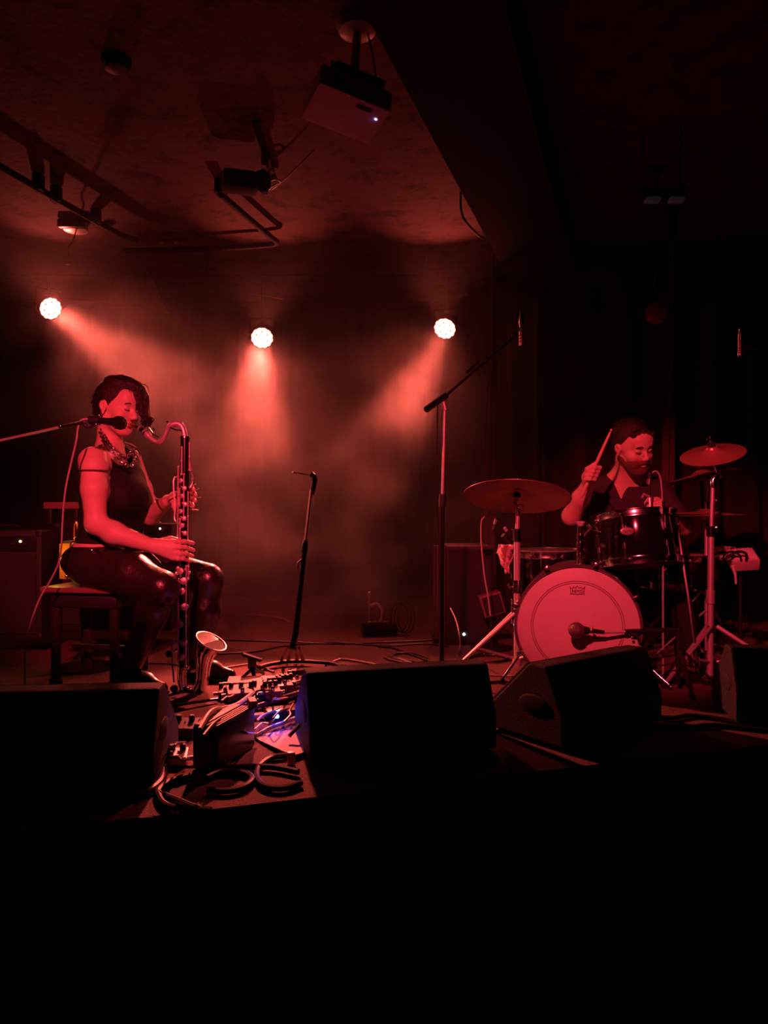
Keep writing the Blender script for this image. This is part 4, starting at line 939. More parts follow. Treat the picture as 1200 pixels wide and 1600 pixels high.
MB().sweep([P(1145, 884, Yp_-.05), P(1149, 898, Yp_-.04), P(1150, 912, Yp_-.03)], [.008, .006, .005], 8).build('strap_end', IVORY, root)
MB().sweep([pc2+Vector((0, .02, -.03)), Vector((pc2.x, pc2.y+.02, .03))], .009, 8).build('post', BLACKM, root)
MB().lathe(Vector((pc2.x, pc2.y+.02, 0)), (0, 0, 1), [(.13, 0), (.13, .012), (.02, .03)], 20).build('round_base', BLACKM, root)
tb = P(1132, 864, Yp_+.03)
root = empty('tambourine', tb, 'small silvery jingle ring lying beside the pale percussion pad', 'percussion')
M = MB(); M.lathe(tb, (-.2, -.3, 1), [(.052, -.012), (.056, -.012), (.056, .012), (.052, .012)], 32, True); M.build('frame', STEEL, root)
for k in range(9):
    a = k*.7; c_ = tb+Vector((.056*math.cos(a), .056*math.sin(a)*.95, .01*math.cos(a)+.016*math.sin(a)))
    MB().lathe(c_, (0, -.2, 1), [(.012, 0), (.012, .003)], 10).build('jingle', CHROME, root)
MB().sweep([P(1121, 868, Yp_), ur(1113, 872)], .006, 6).build('mount', STEEL, root)
# throwaway small metal pieces beside the right stand: pedals
def pedal_board(px, py, label):
    q = F(px, py); r_ = empty('foot_pedal', q, label, 'pedal')
    MB().box(q+Vector((0, .02, .012)), (.10, .26, .012), None, .003).build('base_plate', STEEL, r_)
    MB().box(q+Vector((0, .03, .055)), (.085, .24, .010), Matrix.Rotation(.28, 3, 'X'), .003).build('footboard', PEDALG, r_)
    for s_ in (-.045, .045): MB().cyl(q+Vector((s_, .12, .01)), q+Vector((s_, .12, .22)), .007).build('upright', STEEL, r_)
    MB().cyl(q+Vector((-.05, .12, .21)), q+Vector((.05, .12, .21)), .006).build('axle', CHROME, r_)
    return r_
pedal_board(1092, 1038, 'hi-hat foot pedal on the floor left of the right cymbal stand')
# ------------------------------------------------------------------ kick microphone with its ball windscreen
km = P(901, 985, 2.99)
root = empty('kick_microphone', km, 'round dark ball microphone in front of the bass drum head', 'microphone')
MB().ball(km, .033, 20, 14).build('ball', mat('dark foam ball', (.10, .055, .06), .38, bump=.3, bscale=500), root)
MB().lathe(km, (1, 0, -.02), [(.02, .024), (.017, .036), (.014, .05)], 16).build('neck', BLACKM, root)
MB().sweep([km+Vector((.045, 0, 0)), P(944, 988, 2.99)], [.011, .008], 10).build('body', BLACKM, root)
MB().sweep([P(923, 986, 2.985), P(925, 978, 2.985)], .006, 8).build('clip_screw', STEEL, root)
rs = empty('kick_boom_stand', F(1092, 1075), 'short boom stand holding the ball microphone before the bass drum', 'microphone stand')
MB().sweep([P(942, 988, 2.99), P(978, 987, 2.99)], .0062, 8).build('boom_rod', STEEL, rs)
MB().sweep([P(976, 987, 2.99), P(1060, 984, 3.0)], .010, 8).build('boom_tube', BLACKM, rs)
MB().sweep([P(985, 990, 2.985), P(995, 992, 2.985), P(1000, 1004, 2.985)], .006, 8).build('boom_clutch', BLACKP, rs)
MB().ball(P(988, 996, 2.98), .006).build('clutch_screw', CHROME, rs)
pb_ = P(1060, 984, 3.0); MB().cyl((pb_.x, 3.0, .02), pb_, .010).build('pole', BLACKM, rs)
tripod(rs, Vector((pb_.x, 3.0, 0)), .16, .19, (.4, 2.5, 4.6), RUBBER)
# tall lead line and tom mics
def tom_mic(label, top, pth, tail, Y):
    r_ = empty('drum_microphone', P(*top, Y), label, 'microphone')
    a, b__ = P(*top, Y), P(*tail, Y)
    MB().sweep([a, a.lerp(b__, .45)], .011, 10).build('head', SILVER, r_)
    MB().sweep([a.lerp(b__, .42), b__], .0085, 10).build('body', BLACKM, r_)
    MB().sweep(smooth_path([P(*q, Y) for q in pth], 5), .0035, 6).build('lead', CABLEP, r_)
    return r_
r_ = tom_mic('small drum microphone above the black tom at its right', (1014, 757), [(1016, 742), (1024, 736), (1031, 744), (1034, 765), (1035, 786)], (1016, 738), 3.28)
MB().sweep([P(1014, 757, 3.28), P(1015, 780, 3.28)], .005, 8).build('bracket', BLACKM, r_)
MB().sweep([P(1015, 776, 3.28), P(1006, 772, 3.275), P(1003, 778, 3.27)], .006, 8).build('clip', STEEL, r_)
MB().sweep([P(1015, 778, 3.28), P(1016, 804, 3.27)], .006, 8).build('hoop_clamp', STEEL, r_)
root = empty('thin_stand', F(1036, 1062), 'thin upright rod standing right of the black tom', 'microphone stand')
tb_ = F(1036, 1062); MB().cyl(tb_, P(1036, 790, tb_.y), .0045).build('rod', STEEL, root)
MB().cyl(P(1036, 815, tb_.y), P(1036.5, 783, tb_.y), .0065).build('rod_tip', CHROME, root)
MB().lathe(tb_, (0, 0, 1), [(.09, 0), (.09, .01), (.015, .02)], 20).build('round_base', BLACKM, root)
root = empty('leaning_stand', F(1090, 1050), 'thin dark stand leaning between the snare and the right cymbal stand', 'microphone stand')
MB().sweep([F(1092, 1062, .01), P(1075, 930, 3.2), P(1058, 820, 3.3)], [.010, .009, .006], 8).build('tube', BLACKM, root)
MB().box(F(1092, 1062, .01), (.16, .03, .018), yawm(.4), .004).build('foot_bar', BLACKM, root)
MB().box(F(1092, 1062, .01), (.16, .03, .018), yawm(1.9), .004).build('foot_bar', BLACKM, root)
# side mics with gooseneck at the floor tom
r_ = tom_mic('small clip-on microphone over the floor tom, left of the crash stand', (776, 812), [(776, 812), (770, 803), (763, 803), (757, 808), (752, 816), (752, 850), (757, 900), (763, 935), (766, 962)], (772, 828), 3.5)
MB().sweep([P(772, 826, 3.5), P(774, 840, 3.5), P(781, 848, 3.5), P(780, 862, 3.5)], .004, 6).build('gooseneck', BLACKM, r_)
MB().sweep([P(788, 824, 3.5), P(792, 830, 3.5)], .008, 8).build('clip', STEEL, r_)
MB().cyl(P(786, 836, 3.5), P(800, 852, 3.52), .012).build('clamp', BLACKP, r_)
MB().box(P(783, 858, 3.5), (.03, .02, .02), None, .004).build('hoop_clamp', CHROME, r_)
# towel
tw = P(792, 862, 3.46); M = MB(); nx, nz = 14, 12; rnd = random.Random(4)
prof = [(779, 804), (777, 804), (778, 804), (780, 803), (783, 802), (784, 800), (785, 799), (786, 797), (786, 796), (787, 795), (788, 794), (790, 793)]
xl = [779, 778, 777, 777, 779, 781, 783, 784, 785, 786, 788, 790]; xr = [805, 805, 805, 804, 803, 801, 800, 799, 797, 796, 795, 794]
for j in range(nz):
    for i in range(nx):
        t = i/(nx-1); px = xl[j]+(xr[j]-xl[j])*t; py = 851+j*3.9+(3*math.sin(t*9+j) if j else 0)
        M.v.append(P(px, py, 3.48+.022*math.sin(t*13+j*.5)+.008*rnd.random()))
for j in range(nz-1):
    for i in range(nx-1): M.f.append([j*nx+i, j*nx+i+1, (j+1)*nx+i+1, (j+1)*nx+i])
tw_o = M.build('towel', mat('pale towel', (.75, .5, .48), .9, bump=.5, bscale=120)); md = tw_o.modifiers.new('t', 'SOLIDIFY'); md.thickness = .006
tag(tw_o, 'crumpled pale towel hung on the floor tom hoop', 'towel')
# ================================================================== THE DRUMMER
root_d = empty('person', P(985, 915, 3.9)*1, 'bearded man in a dark V-neck shirt drumming with one stick raised', 'person')
root_d.location.z = 0; root_d['off'] = list(root_d.location)
Yd = 3.68
HD = P(989, 697, 3.58); Rd = axes((.30, -.88, -.36), (-.16, .0, 1)); DS = 1.03
hp, dq = head_prims(HD, Rd, DS, True)
SD = list(hp)
nk0 = P(980, 742, 3.72); sR = P(936, 768, 3.76); sL = P(1030, 772, 3.74)
SD += [rc(HD+Rd @ Vector((-.035, 0, -.06)), nk0, .057, .062, .02), rc(nk0, sR, .055, .055, .04), rc(nk0, sL, .055, .055, .04)]
TD = [el(P(982, 800, 3.78), (.19, .125, .15), None, .05), el(P(980, 766, 3.755), (.13, .07, .06), None, .05), el(P(984, 850, 3.83), (.165, .12, .15), None, .05), el(P(984, 890, 3.88), (.17, .13, .11), None, .05)]
SD += TD
elR = P(893, 806, 3.60); haR = P(922, 752, 3.44); elL = P(1068, 822, 3.66); haL = P(1026, 792, 3.42)
SD += [rc(sR, elR, .052, .044, .03), rc(elR, P(908, 778, 3.52), .044, .041, .02), rc(P(908, 778, 3.52), haR, .041, .029, .02),
       rc(sL, elL, .052, .044, .03), rc(elL, haL, .043, .029, .02)]
# right fist round the raised stick
st0 = P(912, 768, 3.385); st1 = P(956, 670, 3.30); sdv = (st1-st0).normalized()
gp = st0+sdv*.09
SD += [el(haR.lerp(gp, .45)+Vector((0, .01, 0)), (.034, .028, .042), axes(sdv), .02), rc(haR, gp+Vector((0, .03, 0)), .028, .026, .02)]
for i in range(4):
    c_ = gp+sdv*(.028-.019*i); SD += finger([c_+Vector((.026, .024, 0)), c_+Vector((.022, -.010, 0)), c_+Vector((-.004, -.021, 0)), c_+Vector((-.020, -.004, 0))], .0105, .0085)
SD += finger([gp+Vector((-.022, .018, -.01)), gp+Vector((-.022, -.004, .02)), gp+sdv*.05+Vector((-.006, -.010, 0))], .012, .009)
# left hand
g2 = P(1024, 790, 3.375); s2a = g2+Vector((-.05, -.03, -.012)); s2v = Vector((.16, .22, .14)).normalized()
s20 = P(1030, 796, 3.38); s21 = P(1064, 812, 3.60); sv2 = Vector((-.85, -.1, -.35)).normalized()
SD += [el(P(1023, 788, 3.40), (.040, .03, .036), None, .015), rc(haL, g2+Vector((.01, .03, 0)), .03, .026, .02)]
for i in range(4):
    c_ = P(1031-5.5*i, 788+2*i, 3.375); SD += finger([c_+Vector((0, .02, .022)), c_+Vector((0, -.014, .012)), c_+Vector((0, -.020, -.012)), c_+Vector((0, .0, -.022))], .0105, .0085)
SD += finger([P(1014, 780, 3.39), P(1010, 786, 3.37), P(1011, 793, 3.36)], .011, .009)
# legs
hR = P(965, 905, 3.88); hL = P(1005, 905, 3.88); kR = P(925, 925, 3.62); kL = P(1068, 918, 3.58)
aR = Vector((P(940, 900, 3.6).x, 3.62, .09)); aL = Vector((kL.x+.02, 3.6, .09))
LD = [el(P(985, 905, 3.9), (.18, .15, .09), None, .05), rc(hR, kR, .088, .066, .04), rc(kR, aR, .062, .042, .03), rc(hL, kL, .088, .066, .04), rc(kL, aL, .062, .042, .03)]
SD += LD
body_d = sculpt('body', SD, .0036, SKIN2, root_d)
sculpt('trousers', LD, .006, mat('dark jeans', (.02, .018, .022), .85), root_d, grow=.010)
SH = TD + [rc(nk0+Vector((-.02, .02, -.03)), sR, .052, .058, .04), rc(nk0+Vector((.02, .02, -.03)), sL, .052, .058, .04), rc(sR, sR.lerp(elR, .72), .055, .052, .03), rc(sL, sL.lerp(elL, .8), .055, .052, .03),
      el(P(975, 722, 3.60), (.062, .11, .13), None, .008, True), el(P(977, 755, 3.585), (.030, .10, .055), axes((0, -1, 0)), .006, True)]
for i in range(6): SH.append(rc(P(950+i*9, 775+i*4, 3.66), P(965+i*8, 800+i*3, 3.655), .006, .004, .015))
TRI = [el(P(978, y_, 3.60), (max(.006, (778-y_)/42*.085), .115, .014), None, .004, True) for y_ in range(724, 780, 4)]
SH += TRI
sh_ = sculpt('shirt', SH, .0045, SHIRT, root_d, grow=.009)
def DE(p, r, k=.012, sub=False): return el(dq(*p), r, Rd, k, sub)
HB = [DE((-.022, 0, .040), (.098, .083, .090)), DE((-.06, 0, -.01), (.05, .068, .07), .02), DE((.095, 0, -.02), (.085, .13, .115), .008, True), DE((.105, 0, .045), (.050, .064, .046), .01, True),
      DE((-.006, -.084, -.012), (.022, .02, .033), .004, True), DE((-.006, .084, -.012), (.022, .02, .033), .004, True)]
HB += [DE((.058+rn*.004, yy, .088-abs(yy)*.3), (.018, .014, .016), .008) for rn, yy in enumerate((-.045, -.025, -.004, .018, .040))]
hd_ = sculpt('hair', HB, .0036, HAIR, root_d)
M = MB(); rnd = random.Random(21)
for i in range(150):
    a = rnd.uniform(-1.3, 1.3); z = rnd.uniform(.02, .12); x = -.02+.075*math.cos(a*1.6)*.9; y = .08*math.sin(a)
    rr_ = math.sqrt(max(0, 1-((z-.04)/.092)**2)); x = -.022+.097*rr_*math.cos(math.pi-a*1.25); y = .083*rr_*math.sin(math.pi-a*1.25)
    M.sweep([dq(x, y, z), dq(x*1.08, y*1.06, z+.006), dq(x*1.1+.004, y*1.08, z-.006)], [.0018, .0015, .0005], 4)
M.build('loose_strands', HAIR, hd_)
BEARD = mat('brown beard', (.2, .085, .065), .7, bump=.8, bscale=260)
BR = [rc(dq(-.004, .053, -.05), dq(.062, .020, -.098), .0185*DS, .017*DS, .02), rc(dq(-.004, -.053, -.05), dq(.062, -.020, -.098), .0185*DS, .017*DS, .02), DE((.068, 0, -.101), (.026, .032, .021), .018), DE((.045, 0, -.086), (.043, .043, .022), .02),
      DE((.060, .034, -.062), (.030, .022, .03), .012), DE((.060, -.034, -.062), (.030, .022, .03), .012),
      rc(dq(.093, -.020, -.054), dq(.100, 0, -.047), .006, .006, .006), rc(dq(.093, .020, -.054), dq(.100, 0, -.047), .006, .006, .006),
      DE((.104, 0, -.065), (.020, .022, .0095), .004, True), DE((.03, 0, .04), (.2, .2, .078), .01, True)]
BR[-1] = DE((.02, 0, .044), (.25, .25, .092), .006, True)
BR += [rc(dq(.095, -.020, -.054), dq(.101, 0, -.047), .0055, .006, .006), rc(dq(.095, .020, -.054), dq(.101, 0, -.047), .0055, .006, .006)]
sculpt('beard', BR, .0030, BEARD, root_d, grow=.0035)
for sg in (1, -1):
    MB().sweep(smooth_path([dq(.096, sg*.014, .021), dq(.099, sg*.03, .027), dq(.087, sg*.046, .021)], 4), [.003]*4+[.0034]*4+[.001], 6).build('eyebrow', HAIR, body_d)
    MB().sweep(smooth_path([dq(.0915, sg*.018, -.002), dq(.0945, sg*.031, -.0045), dq(.087, sg*.044, -.001)], 4), .0017, 5).build('eyelash', HAIR, body_d)
for an_, tx_ in ((aR, -.02), (aL, .03)):
    g = Vector((an_.x, an_.y, 0)); s_o = sculpt('shoe', [rc(g+Vector((0, 0, .085)), g+Vector((0, 0, .06)), .046, .044, .02), rc(g+Vector((0, .03, .045)), g+Vector((tx_, -.12, .035)), .044, .036, .03), el(g+Vector((0, 0, -.1)), (.4, .4, .104), None, .004, True)], .006, BOOT, root_d)
    MB().box(g+Vector((tx_*.5, -.05, .008)), (.085, .26, .014), None, .005).build('sole', RUBBER, s_o)
def stick(a, b__, label):
    a = Vector(a); b__ = Vector(b__); d = b__-a; n_ = d.normalized(); L = d.length; r_ = empty('drumstick', a, label, 'drumstick')
    MB().lathe(a, n_, [(.004, 0), (.0075, .004), (.008, L*.6), (.006, L*.9), (.0035, L*.965)], 12).build('shaft', WOOD, r_)
    MB().ball(b__-n_*.006, .0058, 10, 8).build('tip', WOOD, r_)
stick(st0-sdv*.03, st1, 'pale drumstick raised high in the drummer\'s hand at the left')
stick(P(1034, 783, 3.37), P(1000, 812, 3.36)+Vector((0, 0.02, .0)), 'drumstick low in the drummer\'s other hand above the tom')
root = empty('drum_throne', P(985, 905, 3.9), 'round stool hidden beneath the drummer', 'stool'); root.location.z = 0; root['off'] = list(root.location)
zs = P(985, 905, 3.9).z-.10
MB().lathe((root.location.x, 3.9, zs), (0, 0, 1), [(.17, -.07), (.18, -.05), (.18, -.01), (.16, .0)], 28).build('seat', BLACKP, root)
MB().cyl((root.location.x, 3.9, .1), (root.location.x, 3.9, zs-.07), .014).build('post', STEEL, root)
tripod(root, Vector((root.location.x, 3.9, 0)), .22, .24, (.5, 2.6, 4.7))
# ================================================================== AMPLIFIERS AND CABINETS
def amp(name, label, x0, x1, yt, yb, Y, dep, m, knobs=6, lamp=None):
    a = P(x0, yt, Y); b__ = P(x1, yt, Y); zt = a.z; zb = max(0.0, P(x0, yb, Y).z)
    root = empty(name, ((a.x+b__.x)/2, Y+dep/2, zb), label, 'amplifier')
    cx = (a.x+b__.x)/2; W = b__.x-a.x
    MB().box((cx, Y+dep/2, (zt+zb)/2), (W, dep, zt-zb), None, .012).build('cabinet', m, root)
    MB().box((cx, Y-.004, zb+(zt-zb)*.42), (W*.9, .012, (zt-zb)*.72), None, .004).build('grille', GRILLE, root)
    MB().box((cx, Y-.004, zt-(zt-zb)*.12), (W*.9, .010, (zt-zb)*.14), None, .003).build('control_panel', BLACKM, root)
    for k in range(knobs): MB().lathe((cx-W*.36+W*.72*k/max(knobs-1, 1), Y-.009, zt-(zt-zb)*.12), (0, -1, 0), [(.009, 0), (.007, .014)], 10).build('knob', BLACKP, root)
    for s_ in (-1, 1):
        for t_ in (zt-.016, zb+.016): MB().box((cx+s_*(W/2-.014), Y+.010, t_), (.032, .03, .032), None, .007).build('corner', BLACKP, root)
    MB().sweep(smooth_path([(cx-.08, Y+dep/2, zt), (cx-.06, Y+dep/2, zt+.022), (cx+.06, Y+dep/2, zt+.022), (cx+.08, Y+dep/2, zt)], 4), .006, 6).build('handle', RUBBER, root)
    if lamp: MB().lathe(P(*lamp, Y-.009), (0, -1, 0), [(.006, 0), (.005, .004), (.002, .006)], 10).build('pilot_lamp', mat('amber pilot lamp', (1, .7, .3), .3, emit=(1, .55, .12), es=14), root)
    return root
AMP = mat('black amp vinyl', (.018, .015, .015), .55, bump=.3, bscale=300)
amp('guitar_amplifier', 'dark amplifier with a lit amber pilot lamp at the left edge', -90, 65, 829, 1000, 3.7, .25, AMP, 6, (32, 846))
a2 = amp('guitar_amplifier', 'dark amplifier behind the woman with a thin bright top edge', 84, 268, 818, 985, 3.95, .28, AMP, 7)
MB().lathe(P(250, 826, 3.93), (0, -1, 0), [(.006, 0), (.004, .004)], 10).build('pilot_lamp', mat('white pilot lamp', (1, .6, .6), .3, emit=(1, .5, .5), es=3), a2)
MB().box(P(232, 817, 3.96), (.13, .03, .012), None, .003).build('top_trim', STEEL, a2)
tag(MB().box(P(99, 790, 4.0)+Vector((0, .03, 0)), (.20, .10, .036), None, .006).build('effects_unit', PEDALR), 'small pale box on top of the dark amplifier behind the woman', 'effects box')
for q in ((92, 791),): pass
# little stand under the effects unit so it rests on the amplifier
e_ = bpy.data.objects['effects_unit']
zsup = P(99, 818, 3.95).z; zz = P(99, 790, 4.0).z-.018
for s_ in (-.07, .07): MB().box((P(99, 790, 4.0).x+s_, 4.03, (zsup+zz)/2), (.02, .08, zz-zsup), None, .002).build('riser', BLACKP, e_)
# amber-sided small combo amp
Yq = 3.34; a = P(93, 850, Yq); w_ = .062; zt = P(93, 849, Yq).z; zb = P(93, 905, Yq).z
root = empty('practice_amplifier', (a.x+.05, Yq+.08, zb), 'small amplifier with a amber side lit by an added light behind the bench', 'amplifier')
MB().box((a.x+.022, Yq+.06, (zt+zb)/2), (.048, .12, zt-zb), None, .006).build('side_panel', YELLOW, root)
MB().box((a.x+.105, Yq+.06, (zt+zb)/2), (.115, .13, zt-zb+.006), None, .008).build('cabinet', AMP, root)
MB().box((a.x+.03, Yq+.06, zt+.004), (.05, .12, .012), None, .004).build('top_edge', BLACKP, root)
l = bpy.data.lights.new('added_amber_light', 'POINT'); l.energy = .35; l.color = (1, .62, .08); l.shadow_soft_size = .01; lo = bpy.data.objects.new('added_amber_light', l); COL.objects.link(lo); lo.location = Vector((a.x+.0, Yq-.10, zt-.05))  # unseen point light added to make the side panel show yellow
MB().sweep(smooth_path([P(116, 845, Yq-.01), P(116, 820, Yq-.01), P(120, 818, Yq-.01), P(122, 845, Yq-.01)], 4), .005, 8).build('handle', mat('brass', (.8, .55, .2), .3, 1), root)
for q in ((113, 850), (104, 900), (117, 840), (122, 827)): MB().ball(P(*q, Yq-.008), .008, 8, 6).build('corner_stud', CHROME, root)
MB().cyl((a.x+.09, Yq+.06, 0), (a.x+.09, Yq+.06, zb), .016).build('post', BLACKM, root)
MB().lathe((a.x+.09, Yq+.06, 0), (0, 0, 1), [(.14, 0), (.14, .012), (.02, .03)], 24).build('round_base', BLACKM, root)
# tall black cabinet beside the drums
Ycb = 4.0; A1 = P(698, 853, Ycb); A2 = P(772, 853, Ycb); zt = A1.z
root = empty('speaker_cabinet', ((A1.x+A2.x)/2, Ycb+.2, 0), 'tall black speaker cabinet standing between the boom stand and the drums', 'speaker')
CAB = mat('black cabinet paint', (.05, .022, .022), .6)
MB().box(((A1.x+A2.x)/2, Ycb+.2, zt/2), (A2.x-A1.x, .4, zt), None, .01).build('cabinet', CAB, root)
MB().box(((A1.x+A2.x)/2, Ycb-.006, zt/2), ((A2.x-A1.x)*.93, .012, zt*.95), None, .004).build('grille', GRILLE, root)
for k in range(4): MB().box((A1.x-.012-k*.014, Ycb+.03+k*.05, zt/2), (.010, .03, zt*.98), None, .002).build('side_batten', mat('dull red wood', (.22, .07, .07), .5), root)
MB().box((A1.x-.03, Ycb+.2, .012), (.07, .3, .024), None, .004).build('side_foot', BLACKP, root)
MB().lathe(P(725, 991, Ycb-.013), (0, -1, 0), [(.007, 0), (.006, .004), (.002, .006)], 10).build('status_light', mat('white status diode', (1, 1, 1), .3, emit=(.75, .8, 1), es=10), root)
MB().box(P(725, 983, Ycb-.013), (.05, .004, .035), None, .001).build('jack_plate', BLACKP, root)
q = P(770, 945, 3.85); root = empty('tilted_box', (q.x, q.y+.06, 0), 'small tilted pale box held behind the left crash stand', 'box')
Rt = Matrix.Rotation(-.28, 3, 'Y')
MB().box(q+Vector((0, .05, 0)), (.115, .10, .115), Rt, .006).build('casing', mat('dull box', (.22, .09, .09), .6), root)
MB().box(q+Rt @ Vector((0, -.004, 0)), (.095, .006, .095), Rt, .002).build('front_panel', GRILLE, root)
MB().cyl((q.x, q.y+.05, 0), q+Vector((0, .05, -.04)), .012).build('post', BLACKM, root)
MB().lathe((q.x, q.y+.05, 0), (0, 0, 1), [(.11, 0), (.11, .01), (.02, .03)], 20).build('round_base', BLACKM, root)
# ================================================================== FLOOR GEAR
def pedal(px, py, w_, d_, h_, yaw, label, m, knobs=3, foot=True, zb=0.0, extra=None):
    q = F(px, py, zb); Rz = yawm(yaw); root = empty('effects_pedal', q, label, 'effects pedal')
    def L(x, y, z): return q+Rz @ Vector((x, y, z))
    poly = [L(-w_/2, -d_/2, .004), L(-w_/2, -d_/2, h_*.7), L(-w_/2, d_/2, h_), L(-w_/2, d_/2, .004)]
    o = MB(); o.prism(poly, Rz @ Vector((w_, 0, 0))); c_ = o.build('casing', m, root, False); md = c_.modifiers.new('b', 'BEVEL'); md.width = .003; md.segments = 2
    tilt = math.atan2(h_*.3, d_)
    for k in range(knobs):
        x = -w_*.33+w_*.66*k/max(knobs-1, 1) if knobs > 1 else 0
        MB().lathe(L(x, d_*.28, h_*.93), Rz @ Vector((0, -math.sin(tilt), 1)), [(.0095, 0), (.0085, .015), (.006, .017)], 12).build('knob', BLACKP, root)
    if foot: MB().lathe(L(0, -d_*.28, h_*.76), (0, 0, 1), [(.008, 0), (.008, .008), (.005, .014)], 12).build('foot_switch', CHROME, root)
    MB().lathe(L(w_*.2, d_*.05, h_*.86), (0, 0, 1), [(.003, 0), (.002, .004)], 8).build('indicator', CHROME, root)
    for s_ in (-1, 1): MB().cyl(L(s_*w_/2, 0, h_*.4), L(s_*(w_/2+.02), 0, h_*.4), .007).build('jack_plug', STEEL, root)
    return root
# pedal board rack, sloping, with a rail along its front
za = .045
def brd(px, py, z=za): return F(px, py, z)
root = empty('pedal_board', F(440, 1095), 'long slatted pedal board full of effects before the curved stand foot', 'pedal board')
fa, fb = F(388, 1108, .02), F(478, 1079, .03); ra, rb_ = F(402, 1086, .035), F(492, 1060, .045)
MB().sweep([fa, fb], .009, 6).build('rail', PEDALG, root)
MB().sweep([fa.lerp(ra, .5), fb.lerp(rb_, .5)], .008, 6).build('rail', PEDALG, root)
MB().sweep([ra, rb_], .008, 6).build('rail', PEDALG, root)
for e in ((fa, ra), (fb, rb_)): MB().sweep([e[0], e[1]], .008, 6).build('end_bar', BLACKM, root)
for e in (fa, fb, ra, rb_): MB().cyl((e.x, e.y, 0), e, .008).build('foot', RUBBER, root)
pedal(394, 1074, .20, .075, .04, .08, 'long pale flat effects box at the back of the pedal group', PEDALG, 0, False)
pedal(378, 1093, .115, .09, .05, .30, 'dull red effects box with dark knobs nearest the clarinet bell', PEDALR, 3)
pedal(352, 1090, .05, .07, .04, .2, 'small effects box left of the dull red one', PEDALG, 2)
pedal(408, 1088, .065, .09, .045, .33, 'effects box between the red one and the board', PEDALR, 2, zb=.01)
for i, (px, py, mm) in enumerate(((424, 1090, PEDALR), (443, 1080, PEDALG), (462, 1072, PEDALR))):
    pedal(px, py, .06, .085, .045, .35, ('first of the three boxes on the board, next to its left end', 'middle box of the three on the board', 'last box on the board, beside the middle monitor')[i], mm, 3, zb=.028)
for i, (px, py) in enumerate(((430, 1078), (448, 1072), (466, 1065))):
    pedal(px, py, .06, .07, .030, .35, ('rear box on the board with black knobs, leftmost', 'rear box on the board with black knobs, middle one', 'rear box on the board with black knobs, rightmost')[i], BLACKM, 3, False, zb=.042)
# blue lit power brick
q = F(437, 1122, .02); root = empty('power_supply', F(437, 1122), 'small black power brick with a bright blue light under the board', 'power supply')
MB().box(F(437, 1120)+Vector((0, 0, .016)), (.10, .07, .03), yawm(.3), .004).build('casing', BLACKM, root)
lb = F(433, 1120, .036)
MB().lathe(lb, (0, -.6, 1), [(.007, 0), (.006, .005), (.002, .007)], 10).build('blue_light', mat('blue diode', (.2, .3, 1), .3, emit=(.04, .12, 1), es=60), root)
l = bpy.data.lights.new('blue_glow', 'POINT'); l.energy = .22; l.color = (.03, .05, 1); l.shadow_soft_size = .01; lo = bpy.data.objects.new('blue_glow', l); COL.objects.link(lo); lo.location = lb+Vector((.0, -.012, .03))
# tall narrow black box with cables on its top
q = F(319, 1206); Rz = yawm(-.28); root = empty('junction_box', q, 'upright black box with a pale slatted top standing between the two left monitors', 'box')
def Lq(x, y, z): return q+Rz @ Vector((x, y+.02, z))
MB().box(Lq(0, .10, .062), (.078, .23, .118), Rz, .004).build('casing', BLACKM, root)
MB().box(Lq(-.022, .10, .124), (.030, .225, .008), Rz, .002).build('top_panel', PEDALG, root)
for k in range(4): MB().box(Lq(.002+.010*k, .10, .124), (.005, .22, .006), Rz, .001).build('top_slat', PEDALR, root)
MB().box(Lq(.028, .22, .135), (.024, .06, .022), yawm(.3), .003).build('plug', PEDALR, root)
for s_ in (-.03, .03):
    for t_ in (.0, .2): MB().cyl(Lq(s_, t_, 0), Lq(s_, t_, .006), .008).build('rubber_foot', RUBBER, root)
# small folding stand with black plate
q = F(392, 1056); root = empty('plate_stand', q, 'small black folding stand with a tilted plate behind the pedals', 'stand')
t_ = P(394, 1027, 3.15)
MB().box(t_, (.085, .05, .012), Matrix.Rotation(.32, 3, 'Y') @ Matrix.Rotation(-.12, 3, 'X'), .003).build('plate', RUBBER, root)
MB().box(t_+Vector((0, 0, -.03)), (.035, .02, .05), None, .004).build('head', BLACKM, root)
for (x, y) in ((368, 1068), (400, 1068), (412, 1052)): MB().sweep([t_+Vector((0, 0, -.045)), F(x, y, .006)], [.010, .007], 6).build('leg', BLACKM, root)
# flat transverse sheet of paper
M = MB(); c4 = [F(396, 1149, .004), F(470, 1139, .004), F(476, 1176, .012), F(457, 1181, .016), F(405, 1157, .006)]
M.prism(c4, (0, 0, .0015)); tag(M.build('paper_sheet', PAPER, None, False), 'pale paper sheet on the floor beside the middle monitor', 'paper')
tag(MB().box(F(455, 1184, .02), (.022, .02, .035), yawm(.2), .003).build('cable_plug', IVORY), 'pale square plug at the corner of the paper sheet', 'plug')
for i, (px, py, sx, sy, rz, lb_) in enumerate(((380, 1126, .07, .035, .3, 'small pale card on the floor left of the blue light'), (402, 1117, .05, .03, .2, 'pale tag lying just left of the pedal board'), (266, 1182, .05, .03, .1, 'pale card beside the left monitor'))):
    tag(MB().box(F(px, py, .014), (sx, sy, .008), yawm(rz), .001).build('floor_card', PAPER), lb_, 'card')
# boxes in the shadow beside the left monitor
pedal(268, 1195, .09, .06, .04, .15, 'shiny small effects box right beside the left monitor', STEEL, 3)
pedal(276, 1150, .13, .08, .05, -.05, 'flat black effects box between the left monitor and the upright box', BLACKM, 3)
pedal(352, 1180, .05, .07, .05, .2, 'small dark effects box right of the upright box', BLACKM, 2)
q = F(280, 1109, .012); tag(MB().sweep([F(248, 1108, .02), F(285, 1100, .02), F(340, 1092, .014)], .010, 8, flat=.6).build('flat_bar', BLACKM), 'flat black bar on the floor below the clarinet bell', 'stand foot')
